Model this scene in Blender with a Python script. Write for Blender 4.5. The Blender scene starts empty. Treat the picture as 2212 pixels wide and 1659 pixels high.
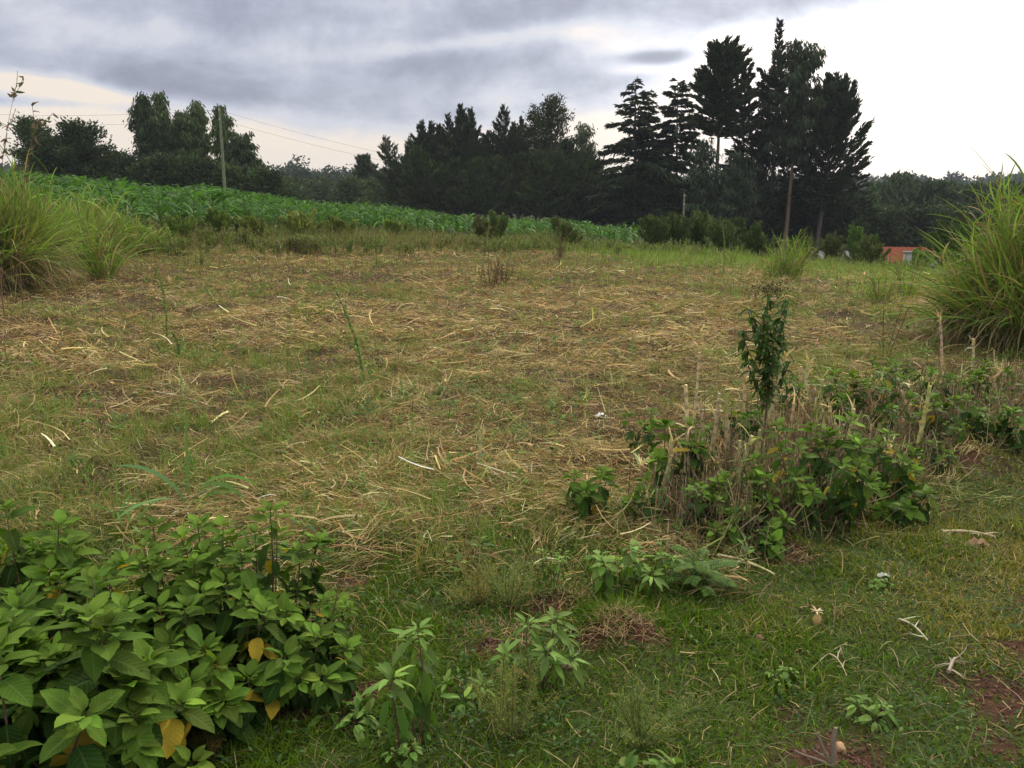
import bpy, math, numpy as np
C = bpy.context.scene
COL = C.collection
RAD = math.radians
rng = np.random.default_rng(7)

# ------------------------------------------------------------------ camera
CAMZ = 1.6; PITCH = RAD(12.34); F = 1916.0          # F: focal length in pixels of a 2212 x 1659 picture
cd = bpy.data.cameras.new("camera"); cam = bpy.data.objects.new("camera", cd); COL.objects.link(cam)
cam.location = (0, 0, CAMZ); cam.rotation_euler = (RAD(90) - PITCH, 0, 0)
cd.sensor_width = 36; cd.lens = 36 * F / 2212; cd.clip_start = 0.05; cd.clip_end = 5000
C.camera = cam
C.view_settings.view_transform = 'Standard'; C.view_settings.look = 'None'
C.view_settings.exposure = 0.0; C.view_settings.gamma = 1.0
C.cycles.max_bounces = 6; C.cycles.diffuse_bounces = 3; C.cycles.transmission_bounces = 4
C.cycles.use_denoising = True

def ray(px, py):
    a = (px - 1106) / F; b = (829.5 - py) / F
    v = np.array([a, math.cos(PITCH) + b * math.sin(PITCH), -math.sin(PITCH) + b * math.cos(PITCH)])
    return v / np.linalg.norm(v)
def sky_ang(px, py):
    v = ray(px, py); return math.atan2(v[0], v[1]), math.asin(v[2])

# ------------------------------------------------------------------ world: overcast sky with cloud layers
SUN_AZ, SUN_EL = RAD(34), RAD(32)
w = bpy.data.worlds.new("World"); C.world = w; w.use_nodes = True
nt = w.node_tree; N = nt.nodes; L = nt.links; N.clear()
def nd(t, **k):
    n = N.new(t)
    for a, b in k.items(): setattr(n, a, b)
    return n
def mth(op, a, b=None, c=None):
    n = nd('ShaderNodeMath', operation=op)
    for i, v in enumerate((a, b, c)):
        if v is None: continue
        if isinstance(v, (int, float)): n.inputs[i].default_value = v
        else: L.new(v, n.inputs[i])
    return n.outputs[0]
tc = nd('ShaderNodeTexCoord'); sep = nd('ShaderNodeSeparateXYZ'); L.new(tc.outputs['Generated'], sep.inputs[0])
X, Y, Z = sep.outputs
az = mth('ARCTAN2', X, Y); el = mth('ARCSINE', Z)
zz = mth('ADD', mth('MAXIMUM', Z, 0.0), 0.16)
cmb = nd('ShaderNodeCombineXYZ'); L.new(mth('DIVIDE', X, zz), cmb.inputs[0]); L.new(mth('DIVIDE', Y, zz), cmb.inputs[1])
def noise(scale, detail, rough, off=0.0, vec=None, dist=0.0):
    mp = nd('ShaderNodeMapping'); mp.inputs['Location'].default_value = (off, off * 1.7, off * .3)
    L.new(vec or cmb.outputs[0], mp.inputs[0])
    n = nd('ShaderNodeTexNoise'); n.inputs['Scale'].default_value = scale; n.inputs['Detail'].default_value = detail
    n.inputs['Roughness'].default_value = rough; n.inputs['Distortion'].default_value = dist
    L.new(mp.outputs[0], n.inputs['Vector']); return n.outputs[0]
cm2 = nd('ShaderNodeCombineXYZ'); L.new(az, cm2.inputs[0]); L.new(mth('MULTIPLY', el, 1.5), cm2.inputs[1])
n4 = noise(6.0, 9, .62, 5.2, cm2.outputs[0], .25); n6 = noise(17.0, 7, .6, 9.2, cm2.outputs[0], .3); n5 = noise(2.6, 4, .5, 2.2, cm2.outputs[0])
n1 = noise(1.05, 7, .55, 3.1); n2 = noise(3.2, 8, .6, 8.3); n3 = noise(0.5, 3, .5, 1.3)
# lower edge of the grey cloud deck, as elevation over azimuth
edge = nd('ShaderNodeValToRGB'); er = edge.color_ramp; er.interpolation = 'B_SPLINE'
pts = [(-400, 215), (0, 168), (150, 178), (250, 215), (420, 228), (600, 245), (800, 278), (950, 285), (1120, 262),
       (1300, 232), (1450, 160), (1540, 60), (1700, 35), (1950, 10), (2300, -60)]
pa = []
for p in pts:
    a, e = sky_ang(*p); pa.append(((a + .75) / 1.5, e))
while len(er.elements) < len(pa): er.elements.new(0.5)
for i, (a, e) in enumerate(pa):
    er.elements[i].position = a; er.elements[i].color = (e * 2, e * 2, e * 2, 1)
L.new(mth('DIVIDE', mth('ADD', az, .75), 1.5), edge.inputs[0])
dens = mth('MULTIPLY', mth('SUBTRACT', el, mth('MULTIPLY', edge.outputs[0], 0.5)), 24)
dens = mth('MINIMUM', mth('MAXIMUM', dens, -0.9), 0.34)
dens = mth('ADD', dens, .42)
def gauss(px, py, wx, wy, amp, tilt=0.0):
    a0, e0 = sky_ang(px, py)
    da = mth('SUBTRACT', az, a0); de = mth('SUBTRACT', mth('SUBTRACT', el, e0), mth('MULTIPLY', da, tilt))
    q = mth('ADD', mth('POWER', mth('ABSOLUTE', mth('DIVIDE', da, wx / F)), 2), mth('POWER', mth('ABSOLUTE', mth('DIVIDE', de, wy / F)), 2))
    return mth('MULTIPLY', mth('EXPONENT', mth('MULTIPLY', q, -1)), amp)
for g in [(110, 188, 160, 15, -1.0, -.12), (70, 222, 150, 12, .55), (40, 258, 170, 14, -.45), (1010, 285, 160, 20, -.1), (330, 165, 190, 34, .22), (1340, 120, 150, 34, -.75, .15),
          (1260, 70, 90, 25, -.55), (1380, 125, 90, 14, .55), (1400, 150, 60, 9, -.5), (1440, 118, 80, 12, .45), (1270, 150, 110, 30, .35, .1),
          (1110, 215, 190, 26, -.25), (850, 42, 420, 30, .20, .05), (1010, 90, 220, 17, -.38, .12), (960, 135, 170, 24, .22), (320, 170, 110, 38, .22), (640, 120, 130, 20, -.12), (520, 205, 260, 22, .12), (1930, 285, 150, 14, .6), (1850, 235, 110, 40, .4), (2090, 292, 120, 9, .5), (2150, 60, 300, 40, -.3),
          (1500, 215, 170, 30, .12), (260, 60, 260, 30, -.12), (760, 60, 260, 20, -.16, .1), (640, 330, 130, 18, -.1)]:
    dens = mth('ADD', dens, gauss(*g))
dens = mth('ADD', dens, mth('MULTIPLY', mth('SUBTRACT', n1, .5), .35))
dens = mth('ADD', dens, mth('MULTIPLY', mth('SUBTRACT', n2, .5), .2))
dens = mth('ADD', dens, mth('ADD', mth('MULTIPLY', mth('ADD', mth('SUBTRACT', n4, .5), mth('MULTIPLY', mth('SUBTRACT', n6, .5), .38)), 1.5), mth('MULTIPLY', mth('SUBTRACT', n5, .5), .35)))
ramp = nd('ShaderNodeValToRGB'); r = ramp.color_ramp; L.new(mth('MULTIPLY', dens, .78), ramp.inputs[0])
stops = [(0.0, (.97, .86, .74)), (.12, (.88, .81, .78)), (.26, (.74, .73, .77)), (.38, (.68, .70, .78)), (.54, (.52, .55, .66)), (.72, (.385, .41, .51)), (.92, (.30, .32, .41))]
while len(r.elements) < len(stops): r.elements.new(.5)
for i, (p, c) in enumerate(stops): r.elements[i].position = p; r.elements[i].color = (*c, 1)
sky = nd('ShaderNodeTexSky', sky_type='NISHITA'); sky.sun_disc = False; sky.sun_elevation = SUN_EL; sky.sun_rotation = SUN_AZ
skym = nd('ShaderNodeVectorMath', operation='SCALE'); L.new(sky.outputs[0], skym.inputs[0]); skym.inputs['Scale'].default_value = 0.10
mix = nd('ShaderNodeMix', data_type='RGBA'); mix.inputs[0].default_value = 0.93
L.new(skym.outputs[0], mix.inputs[6]); L.new(ramp.outputs[0], mix.inputs[7])
# glare of the veiled sun on the right
glow = mth('ADD', gauss(2080, 130, 600, 330, .50), gauss(1560, 150, 260, 120, .15))
glow = mth('MULTIPLY', glow, mth('SUBTRACT', 1.15, mth('MULTIPLY', mth('MAXIMUM', mth('MINIMUM', dens, 1.0), 0.0), .75)))
up = nd('ShaderNodeMapRange'); up.inputs[1].default_value = .42; up.inputs[2].default_value = .95; up.inputs[3].default_value = 0; up.inputs[4].default_value = 1.25  # brightness added overhead, out of view, to light the ground
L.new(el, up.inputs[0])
addc = nd('ShaderNodeCombineXYZ')
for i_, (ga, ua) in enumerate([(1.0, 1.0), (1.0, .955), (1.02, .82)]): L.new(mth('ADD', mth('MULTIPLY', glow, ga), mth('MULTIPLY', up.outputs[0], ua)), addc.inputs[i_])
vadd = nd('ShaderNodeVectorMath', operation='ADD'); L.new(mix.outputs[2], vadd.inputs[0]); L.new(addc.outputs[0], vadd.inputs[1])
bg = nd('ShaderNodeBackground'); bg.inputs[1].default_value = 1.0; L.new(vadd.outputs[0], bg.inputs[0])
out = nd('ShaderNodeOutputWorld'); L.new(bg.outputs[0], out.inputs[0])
w.cycles.sampling_method = 'MANUAL'; w.cycles.sample_map_resolution = 512

sd = bpy.data.lights.new("sun", 'SUN'); sd.energy = 2.5; sd.angle = RAD(8); sd.color = (1, .90, .74)
so = bpy.data.objects.new("sun", sd); COL.objects.link(so); so.rotation_euler = (RAD(90) - SUN_EL, 0, -SUN_AZ + math.pi)
so.location = (30, 40, 60)
so.rotation_euler = (RAD(90) - SUN_EL, 0, math.pi - SUN_AZ)

# ------------------------------------------------------------------ numpy noise and terrain
_tab = np.random.default_rng(3).random((256, 256))
def vnoise(x, y):
    x = np.asarray(x, float); y = np.asarray(y, float)
    xi = np.floor(x).astype(int); yi = np.floor(y).astype(int); fx = x - xi; fy = y - yi
    fx = fx * fx * (3 - 2 * fx); fy = fy * fy * (3 - 2 * fy)
    a = _tab[xi & 255, yi & 255]; b = _tab[(xi + 1) & 255, yi & 255]; c = _tab[xi & 255, (yi + 1) & 255]; d = _tab[(xi + 1) & 255, (yi + 1) & 255]
    return a * (1 - fx) * (1 - fy) + b * fx * (1 - fy) + c * (1 - fx) * fy + d * fx * fy
def fbm(x, y, s, o=4, k=0.0):
    v = 0; a = .5; t = 0
    for i in range(o):
        v = v + a * vnoise(x * s + 17.3 * i + k, y * s + 9.1 * i - k); t += a; a *= .5; s *= 2.07
    return v / t
_D = np.array([0, 8, 15, 22, 28, 45, 60, 90, 150, 300, 480, 900, 3000.])
_A = np.radians([-60, -30, -20, -10, 0, 10, 20, 30, 60.])
_T = np.array([[0] * 9, [0] * 9,
    [.10, .10, .08, .03, 0, 0, 0, 0, 0], [.25, .25, .2, .1, 0, -.1, -.2, -.25, -.3], [.5, .5, .4, .15, -.08, -.35, -.8, -1.0, -1.2],
    [1.2, 1.05, .55, -.05, -.65, -1.3, -2.1, -2.6, -3], [1.8, 1.40, .50, -.5, -1.3, -2.1, -3.3, -4, -4.5],
    [2.2, 1.8, .8, -.8, -2, -3.2, -5.6, -6.8, -7], [2, 1.5, 0, -2, -3.4, -5.5, -8.5, -9, -9], [1, 0, -3, -5, -6, -8, -9, -9, -9],
    [1, 0, -3, -4, -4, -5, -5.5, -5, -5], [1, 0, -3, -3, -3, -4, -4, -4, -4], [-3] * 9], float)
def _interp(table_axis, v):
    v = np.clip(v, table_axis[0], table_axis[-1] - 1e-6); i = np.clip(np.searchsorted(table_axis, v, side='right') - 1, 0, len(table_axis) - 2)
    f = (v - table_axis[i]) / (table_axis[i + 1] - table_axis[i]); return i, f
MOUNDS = []        # (x, y, radius, height): loose earth heaps
def zbase(x, y):
    x = np.asarray(x, float); y = np.asarray(y, float)
    d = np.hypot(x, y); a = np.abs(np.arctan2(x, y)) * 0 + np.arctan2(x, y)
    back = np.abs(a) > RAD(90)
    a = np.where(back, np.sign(a) * (np.pi - np.abs(a)), a)
    i, f = _interp(_D, d); j, g = _interp(_A, a); g = g * g * (3 - 2 * g)
    z = (_T[i, j] * (1 - f) + _T[i + 1, j] * f) * (1 - g) + (_T[i, j + 1] * (1 - f) + _T[i + 1, j + 1] * f) * g
    return np.where(back, z * .3, z)
def zt(x, y):
    x = np.asarray(x, float); y = np.asarray(y, float)
    z = zbase(x, y)
    d = np.hypot(x, y); amp = np.clip(d / 3, 0, 1)
    z = z + (fbm(x, y, .45, 3) - .5) * .12 * amp + (fbm(x, y, 3.1, 3, 5.) - .5) * (.05 + .07 * np.clip(y - 3.6, 0, 1)) * np.clip(40 / (d + 1), 0, 1)
    for (mx, my, r_, h_) in MOUNDS:
        z = z + h_ * np.exp(-((x - mx) ** 2 + (y - my) ** 2) / (r_ * r_)) * (.7 + .6 * vnoise(x * 11, y * 11))
    return z
def ground(px, py):
    v = ray(px, py); t = 1.0
    for _ in range(400):
        p = np.array([0, 0, CAMZ]) + v * t; h = p[2] - float(zt(p[0], p[1]))
        if h < .002 or t > 600: break
        t += max(h * .7, .003)
    return np.array([p[0], p[1], float(zt(p[0], p[1]))])
def at(px, py, d):           # point seen at (px, py) at horizontal distance d
    v = ray(px, py); return np.array([0, 0, CAMZ]) + v * (d / math.hypot(v[0], v[1]))
def gp(px, d):               # ground point in the vertical plane of px (taken at the horizon) at distance d
    v = ray(px, 430); s = d / math.hypot(v[0], v[1]); x, y = v[0] * s, v[1] * s; return np.array([x, y, float(zt(x, y))])
for (px, py, r_, h_) in [(700, 1515, .16, .05), (1335, 1365, .14, .07), (1190, 1300, .10, .04), (1945, 1075, .20, .05), (2090, 990, .2, .04),
                         (1050, 1400, .1, .03), (1720, 1190, .12, .04)]:
    g = ground(px, py); MOUNDS.append((g[0], g[1], r_, h_))
# bare red earth patches (x, y, radius)
SOIL = []
for (px, py, r_) in [(640, 1530, .10), (740, 1500, .13), (820, 1490, .08), (1290, 1375, .07), (1380, 1355, .09), (1190, 1305, .09), (1060, 1400, .07), (1930, 1060, .24), (2000, 1085, .14),
                     (2090, 985, .24), (1700, 1195, .12), (2150, 1490, .13), (2220, 1520, .2), (2200, 1400, .12), (1810, 1620, .13), (1750, 1640, .12), (1860, 1640, .08),
                     (2170, 1620, .12), (2040, 1470, .05), (1480, 1250, .06), (1700, 1540, .05), (2240, 1300, .1), (760,1260,.1)]:
    g = ground(px, py); SOIL.append((g[0], g[1], r_))
def soil(x, y):
    s = np.zeros(np.shape(x))
    wob = .05 + 1.8 * fbm(x, y, 11.0, 4, 2.)
    for (sx, sy, r_) in SOIL:
        q = np.hypot((x - sx) * .8, (y - sy)) / (r_ * .60 * wob); s = np.maximum(s, np.clip(1.6 - q, 0, 1))
    return s
# field boundary: world line between the mown green verge (near) and the slashed field (beyond)
_bx = []; 
for p in [(-700, 1190), (-200, 1160), (200, 1130), (620, 1180), (900, 1190), (1150, 1165), (1400, 1150), (1600, 1110), (1800, 1040), (2000, 985), (2212, 930), (2600, 880)]:
    g = ground(*p); _bx.append((g[0], g[1]))
_bx = np.array(sorted(_bx))
def fieldness(x, y):
    """negative on the verge, positive in the field (metres, noisy)"""
    return y - np.interp(x, _bx[:, 0], _bx[:, 1]) + (fbm(x, y, 1.4, 3, 9.) - .5) * 1.2

# ------------------------------------------------------------------ mesh builder
def norm(v): return v / np.maximum(np.linalg.norm(v, axis=-1, keepdims=True), 1e-9)
class MB:
    def __init__(s): s.V = []; s.Q = []; s.K = []; s.U = []; s.n = 0
    def add(s, V, Q, K, U=None):
        V = np.asarray(V, np.float32).reshape(-1, 3); Q = np.asarray(Q, np.int32).reshape(-1, 4)
        K = np.asarray(K, np.float32)
        if K.ndim == 1: K = np.tile(K, (len(Q), 1))
        s.V.append(V); s.Q.append(Q + s.n); s.K.append(K); s.U.append(np.zeros((len(V), 3), np.float32) if U is None else np.asarray(U, np.float32).reshape(-1, 3)); s.n += len(V)
    def mesh(s, name, mat, smooth=False, uv=False):
        V = np.concatenate(s.V); Q = np.concatenate(s.Q); K = np.concatenate(s.K)
        me = bpy.data.meshes.new(name); me.vertices.add(len(V)); me.vertices.foreach_set('co', V.ravel())
        me.loops.add(len(Q) * 4); me.loops.foreach_set('vertex_index', Q.ravel()); me.polygons.add(len(Q))
        me.polygons.foreach_set('loop_start', np.arange(0, len(Q) * 4, 4, dtype=np.int32))
        if smooth: me.polygons.foreach_set('use_smooth', np.ones(len(Q), bool))
        a = me.attributes.new('col', 'FLOAT_COLOR', 'FACE')
        a.data.foreach_set('color', np.concatenate([np.clip(K, 0, 1), np.ones((len(K), 1), np.float32)], 1).ravel())
        if uv:
            u = me.attributes.new('luv', 'FLOAT_VECTOR', 'POINT'); u.data.foreach_set('vector', np.concatenate(s.U).ravel())
        me.update(calc_edges=True); me.materials.append(mat); return me
    def build(s, name, mat, parent=None, smooth=False, loc=None, uv=False):
        if loc is not None: s.V = [v - np.asarray(loc, np.float32) for v in s.V]
        o = bpy.data.objects.new(name, s.mesh(name, mat, smooth, uv)); COL.objects.link(o)
        if loc is not None and parent is None: o.location = loc
        if parent is not None: o.parent = parent
        return o
def ribbons(mb, P, W, S, K):
    n, k = P.shape[:2]
    if S.ndim == 2: S = np.repeat(S[:, None], k, 1)
    V = np.stack([P - S * W[..., None] / 2, P + S * W[..., None] / 2], 2)
    b = (np.arange(n)[:, None] * k + np.arange(k - 1)[None]) * 2
    Q = np.stack([b, b + 1, b + 3, b + 2], -1)
    K = np.asarray(K); K = np.repeat(K, k - 1, 0) if K.ndim == 2 and len(K) == n else K
    mb.add(V, Q, K)
def paths(pos, az, el_, L_, K=4, daz=0., del_=0.):
    """polyline starting at pos, heading az, elevation el_, turning by daz and del_ over its length"""
    n = len(pos); t = np.linspace(0, 1, K); A = az[:, None] + np.multiply.outer(np.zeros(n) + daz, t); E = el_[:, None] + np.multiply.outer(np.zeros(n) + del_, t)
    D = np.stack([np.cos(E) * np.cos(A), np.cos(E) * np.sin(A), np.sin(E)], -1)
    st = (D[:, :-1] + D[:, 1:]) / 2 * (L_ / (K - 1))[:, None, None]
    P = np.concatenate([np.zeros((n, 1, 3)), np.cumsum(st, 1)], 1) + pos[:, None]
    S = np.stack([-np.sin(A), np.cos(A), np.zeros_like(A)], -1)
    return P, S
def blades(mb, pos, az, el_, L_, W, K, seg=3, daz=0., del_=0., twist=None, prof=None):
    P, S = paths(pos, az, el_, L_, seg, daz, del_)
    if twist is not None:
        D = norm(np.gradient(P, axis=1)); Nn = np.cross(D, S); S = S * np.cos(twist)[:, None, None] + Nn * np.sin(twist)[:, None, None]
    t = np.linspace(0, 1, seg); pr = (1 - t ** 2.2) * .92 + .08 if prof is None else prof(t)
    ribbons(mb, P, np.asarray(W)[:, None] * pr, S, K)
def tubes(mb, P, R, K, sides=5):
    P = np.asarray(P, float); R = np.asarray(R, float)
    if P.ndim == 2: P = P[None]; R = R[None]
    n, k = P.shape[:2]; T = norm(P[:, -1] - P[:, 0]); ref = np.where(np.abs(T[:, 2:3]) > .8, np.array([[1., 0, 0]]), np.array([[0, 0, 1.]]))
    A = norm(np.cross(T, ref)); B = np.cross(T, A); th = np.arange(sides) * 2 * np.pi / sides
    off = A[:, None, None] * np.cos(th)[None, None, :, None] + B[:, None, None] * np.sin(th)[None, None, :, None]
    V = P[:, :, None] + off * R[:, :, None, None]
    b = (np.arange(n)[:, None, None] * k + np.arange(k - 1)[None, :, None]) * sides; j = np.arange(sides)[None, None]; j2 = (j + 1) % sides
    Q = np.stack([b + j, b + j2, b + sides + j2, b + sides + j], -1); K = np.asarray(K)
    if K.ndim == 2: K = np.repeat(K, (k - 1) * sides, 0)
    mb.add(V, Q, K)
    if sides == 4 or n == 1:                                   # caps
        for e in (0, k - 1):
            for i in range(n if n < 50 else 0):
                c = P[i, e]; ring = V[i, e]; m = len(ring)
                if m == 4: mb.add(ring, [[0, 1, 2, 3]], K if K.ndim == 1 else K[i * (k - 1) * sides])
                else: mb.add(np.concatenate([ring, c[None]]), [[j_, (j_ + 1) % m, m, m] for j_ in range(m)] if False else [[j_, (j_ + 1) % m, (j_ + 2) % m, m] for j_ in range(0, m, 2)], K if K.ndim == 1 else K[i * (k - 1) * sides])
def leaf_template(rows, cols, wid=.5, fold=.18, curl=.22, serr=0.0, point=1.0):
    V = []; U = []
    for i in range(rows + 1):
        t = i / rows; wd = wid * .5 * (math.sin(math.pi * min(1, t ** .88)) ** .62) * (1 - .12 * t) if 0 < t < 1 else 0.012
        for j in range(cols + 1):
            s_ = j / cols * 2 - 1; e = abs(s_) == 1
            x = s_ * wd * (1 + (serr * (1 if i % 2 else -1) if e else 0))
            V.append((x, t, abs(s_) ** 1.3 * fold * wd * 2 - curl * t * t + .03 * math.sin(t * 9) * abs(s_)))
            U.append((s_, t, 0))
    Q = [[i * (cols + 1) + j, i * (cols + 1) + j + 1, (i + 1) * (cols + 1) + j + 1, (i + 1) * (cols + 1) + j] for i in range(rows) for j in range(cols)]
    return np.array(V), np.array(Q), np.array(U)
LEAF_HI = leaf_template(10, 4, .66, .13, .38, .04); LEAF_MD = leaf_template(4, 2, .72, .18, .3); LEAF_LO = leaf_template(2, 2, .6, .2, .2)
LEAF_NARROW = leaf_template(5, 2, .36, .25, .35)
def leaves(mb, tpl, pos, d, up, size, K):
    """instances of a leaf: d = direction of its length, up = approximate normal"""
    V, Q, U = tpl; d = norm(d); x = norm(np.cross(d, up)); z = np.cross(x, d)
    size = np.asarray(size, float)[:, None, None]
    W = (x[:, None] * V[None, :, 0:1] + d[:, None] * V[None, :, 1:2] + z[:, None] * V[None, :, 2:3]) * size + pos[:, None]
    n = len(pos); QQ = Q[None] + (np.arange(n) * len(V))[:, None, None]
    mb.add(W, QQ, np.repeat(K, len(Q), 0), np.tile(U, (n, 1)))
def cvar(base, n, v=.18, hue=.08, r=None):
    r = r or rng; base = np.asarray(base, float); b = np.exp(r.normal(0, v, (n, 1))); h = 1 + r.normal(0, hue, (n, 3)); return np.clip(base * b * h, .004, .9)
def pick(pal, n, p=None, v=.18, hue=.07):
    i = rng.choice(len(pal), n, p=p); return cvar(np.array(pal)[i], n, v, hue)

# ------------------------------------------------------------------ materials
def make_mat(name, rough=.7, trans=0.0, spec=.3, attr=True, color=(.3, .3, .3), nscale=0, namp=0., veins=False, bump=0., bscale=40., coord='Object'):
    m = bpy.data.materials.new(name); m.use_nodes = True; t = m.node_tree; t.nodes.clear(); n = t.nodes.new; l = t.links.new
    o = n('ShaderNodeOutputMaterial'); p = n('ShaderNodeBsdfPrincipled'); p.inputs['Roughness'].default_value = rough; p.inputs['Specular IOR Level'].default_value = spec
    if attr: a = n('ShaderNodeAttribute'); a.attribute_name = 'col'; c = a.outputs['Color']
    else: a = n('ShaderNodeRGB'); a.outputs[0].default_value = (*color, 1); c = a.outputs[0]
    tcn = n('ShaderNodeTexCoord')
    if nscale:
        x = n('ShaderNodeTexNoise'); x.inputs['Scale'].default_value = nscale; x.inputs['Detail'].default_value = 5; l(tcn.outputs[coord], x.inputs['Vector'])
        mr = n('ShaderNodeMapRange'); mr.inputs[1].default_value = .3; mr.inputs[2].default_value = .7; mr.inputs[3].default_value = 1 - namp; mr.inputs[4].default_value = 1 + namp; l(x.outputs[0], mr.inputs[0])
        vm = n('ShaderNodeVectorMath'); vm.operation = 'SCALE'; l(c, vm.inputs[0]); l(mr.outputs[0], vm.inputs['Scale']); c = vm.outputs[0]
    if veins:
        u = n('ShaderNodeAttribute'); u.attribute_name = 'luv'; s = n('ShaderNodeSeparateXYZ'); l(u.outputs['Vector'], s.inputs[0])
        def mm(op, a_, b_=None):
            q = n('ShaderNodeMath'); q.operation = op
            for i, v in enumerate((a_, b_)):
                if v is None: continue
                if isinstance(v, (int, float)): q.inputs[i].default_value = v
                else: l(v, q.inputs[i])
            return q.outputs[0]
        ax = mm('ABSOLUTE', s.outputs[0]); mid = mm('LESS_THAN', ax, .07)
        lat = mm('SINE', mm('MULTIPLY', mm('SUBTRACT', s.outputs[1], mm('MULTIPLY', ax, .22)), 56.0))
        latm = mm('MULTIPLY', mm('GREATER_THAN', lat, .8), .45); vein = mm('MAXIMUM', mid, latm)
        mx = n('ShaderNodeMix'); mx.data_type = 'RGBA'; l(mm('MULTIPLY', vein, .28), mx.inputs[0]); l(c, mx.inputs[6]); mx.inputs[7].default_value = (.22, .30, .10, 1); c = mx.outputs[2]
        bp = n('ShaderNodeBump'); bp.inputs['Strength'].default_value = .22; bp.inputs['Distance'].default_value = .002; l(mm('SUBTRACT', lat, mm('MULTIPLY', mid, 1.5)), bp.inputs['Height']); l(bp.outputs[0], p.inputs['Normal'])
    if bump:
        x = n('ShaderNodeTexNoise'); x.inputs['Scale'].default_value = bscale; x.inputs['Detail'].default_value = 6; l(tcn.outputs[coord], x.inputs['Vector'])
        bp = n('ShaderNodeBump'); bp.inputs['Strength'].default_value = bump; bp.inputs['Distance'].default_value = .01; l(x.outputs[0], bp.inputs['Height']); l(bp.outputs[0], p.inputs['Normal'])
    l(c, p.inputs['Base Color'])
    if trans:
        tr = n('ShaderNodeBsdfTranslucent'); ms = n('ShaderNodeMixShader'); ms.inputs[0].default_value = trans
        vm = n('ShaderNodeVectorMath'); vm.operation = 'MULTIPLY'; l(c, vm.inputs[0]); vm.inputs[1].default_value = (1.15, 1.2, .6); l(vm.outputs[0], tr.inputs['Color'])
        l(p.outputs[0], ms.inputs[1]); l(tr.outputs[0], ms.inputs[2]); l(ms.outputs[0], o.inputs[0])
    else: l(p.outputs[0], o.inputs[0])
    return m
M_GRASS = make_mat('grass_blades', .75, .3, .1); M_STRAW = make_mat('dry_straw', .8, .15, .12); M_LEAF = make_mat('broad_leaf', .75, .32, .12, veins=True, nscale=14, namp=.22)
M_LEAF2 = make_mat('small_leaf', .65, .32, .2); M_WOOD = make_mat('bark', .85, 0, .15, nscale=9, namp=.3, bump=.5, bscale=30); M_NEEDLE = make_mat('needle_foliage', .7, .12, .15)
M_CANE = make_mat('dry_cane', .6, 0, .3, nscale=25, namp=.25, bump=.3, bscale=60); M_STONE = make_mat('stone', .85, 0, .3, nscale=20, namp=.3, bump=.6, bscale=25)
M_PLAIN = make_mat('painted', .9, 0, .08, nscale=3, namp=.12); M_MAIZE = make_mat('maize_leaf', .6, .35, .25)

# ------------------------------------------------------------------ tagging
def tag(o, label, cat=None, group=None, kind=None):
    if label: o['label'] = label
    if cat: o['category'] = cat
    if group: o['group'] = group
    if kind: o['kind'] = kind
    return o
def empty(name, loc, label, cat, group=None):
    o = bpy.data.objects.new(name, None); COL.objects.link(o); o.location = [float(v) for v in loc]; o.empty_display_size = .1
    return tag(o, label, cat, group)

# ------------------------------------------------------------------ the ground sheet
def build_ground():
    na = 720; rr = np.concatenate([[0.0], np.geomspace(.35, 60, 250), np.geomspace(62, 850, 60)]); A = np.arange(na) * 2 * np.pi / na
    R, T = np.meshgrid(rr, A, indexing='ij'); x = R * np.sin(T); y = R * np.cos(T); z = zt(x, y)
    V = np.stack([x, y, z], -1); i = np.arange(len(rr) - 1)[:, None] * na; j = np.arange(na)[None]; j2 = (j + 1) % na
    Q = np.stack([i + j, i + na + j, i + na + j2, i + j2], -1).reshape(-1, 4)
    cx = V.reshape(-1, 3)[Q].mean(1); fx, fy = cx[:, 0], cx[:, 1]; d = np.hypot(fx, fy)
    s = soil(fx, fy)[:, None]; fl = np.clip(fieldness(fx, fy) * 1.5 + .5, 0, 1)[:, None]; n1_ = fbm(fx, fy, 2.3, 4)[:, None]; n2_ = fbm(fx, fy, .5, 3, 4.)[:, None]
    red = np.array([.070, .033, .019]); verge = np.array([.050, .062, .018]); thatch = np.array([.10, .066, .034]); dark_earth = np.array([.040, .026, .016])
    K = verge * (1 - fl) + (thatch * n1_ + dark_earth * (1 - n1_)) * fl  # field: darker brown mixed into the thatch colour by noise
    K = K * (1 - s) + red * (.7 + .6 * n1_) * s
    f = np.clip((d - 24) / 6, 0, 1)[:, None]; K = K * (1 - f) + (np.array([.05, .07, .024]) * (.7 + .6 * n2_)) * f
    mb = MB(); mb.add(V, Q, K)
    m = make_mat('earth_and_thatch', .95, 0, .1, nscale=45, namp=.45, bump=1.0, bscale=90)
    o = mb.build('ground', m, smooth=True); tag(o, None, kind='structure')
build_ground()

def scatter(n, d0, d1, pw, half=38.):
    """n points in a wedge in front of the camera; density falls off as d**-pw"""
    u = rng.random(n); e = 2 - pw
    d = (d0 ** e + u * (d1 ** e - d0 ** e)) ** (1 / e) if abs(e) > 1e-6 else d0 * (d1 / d0) ** u
    a = RAD(half) * (rng.random(n) * 2 - 1) * np.where(d < 3, 1.35, 1); x = d * np.sin(a); y = d * np.cos(a); return x, y, d
def P3(x, y, dz=0.): return np.stack([x, y, zt(x, y) + dz], -1)
TAU = 2 * np.pi

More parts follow.
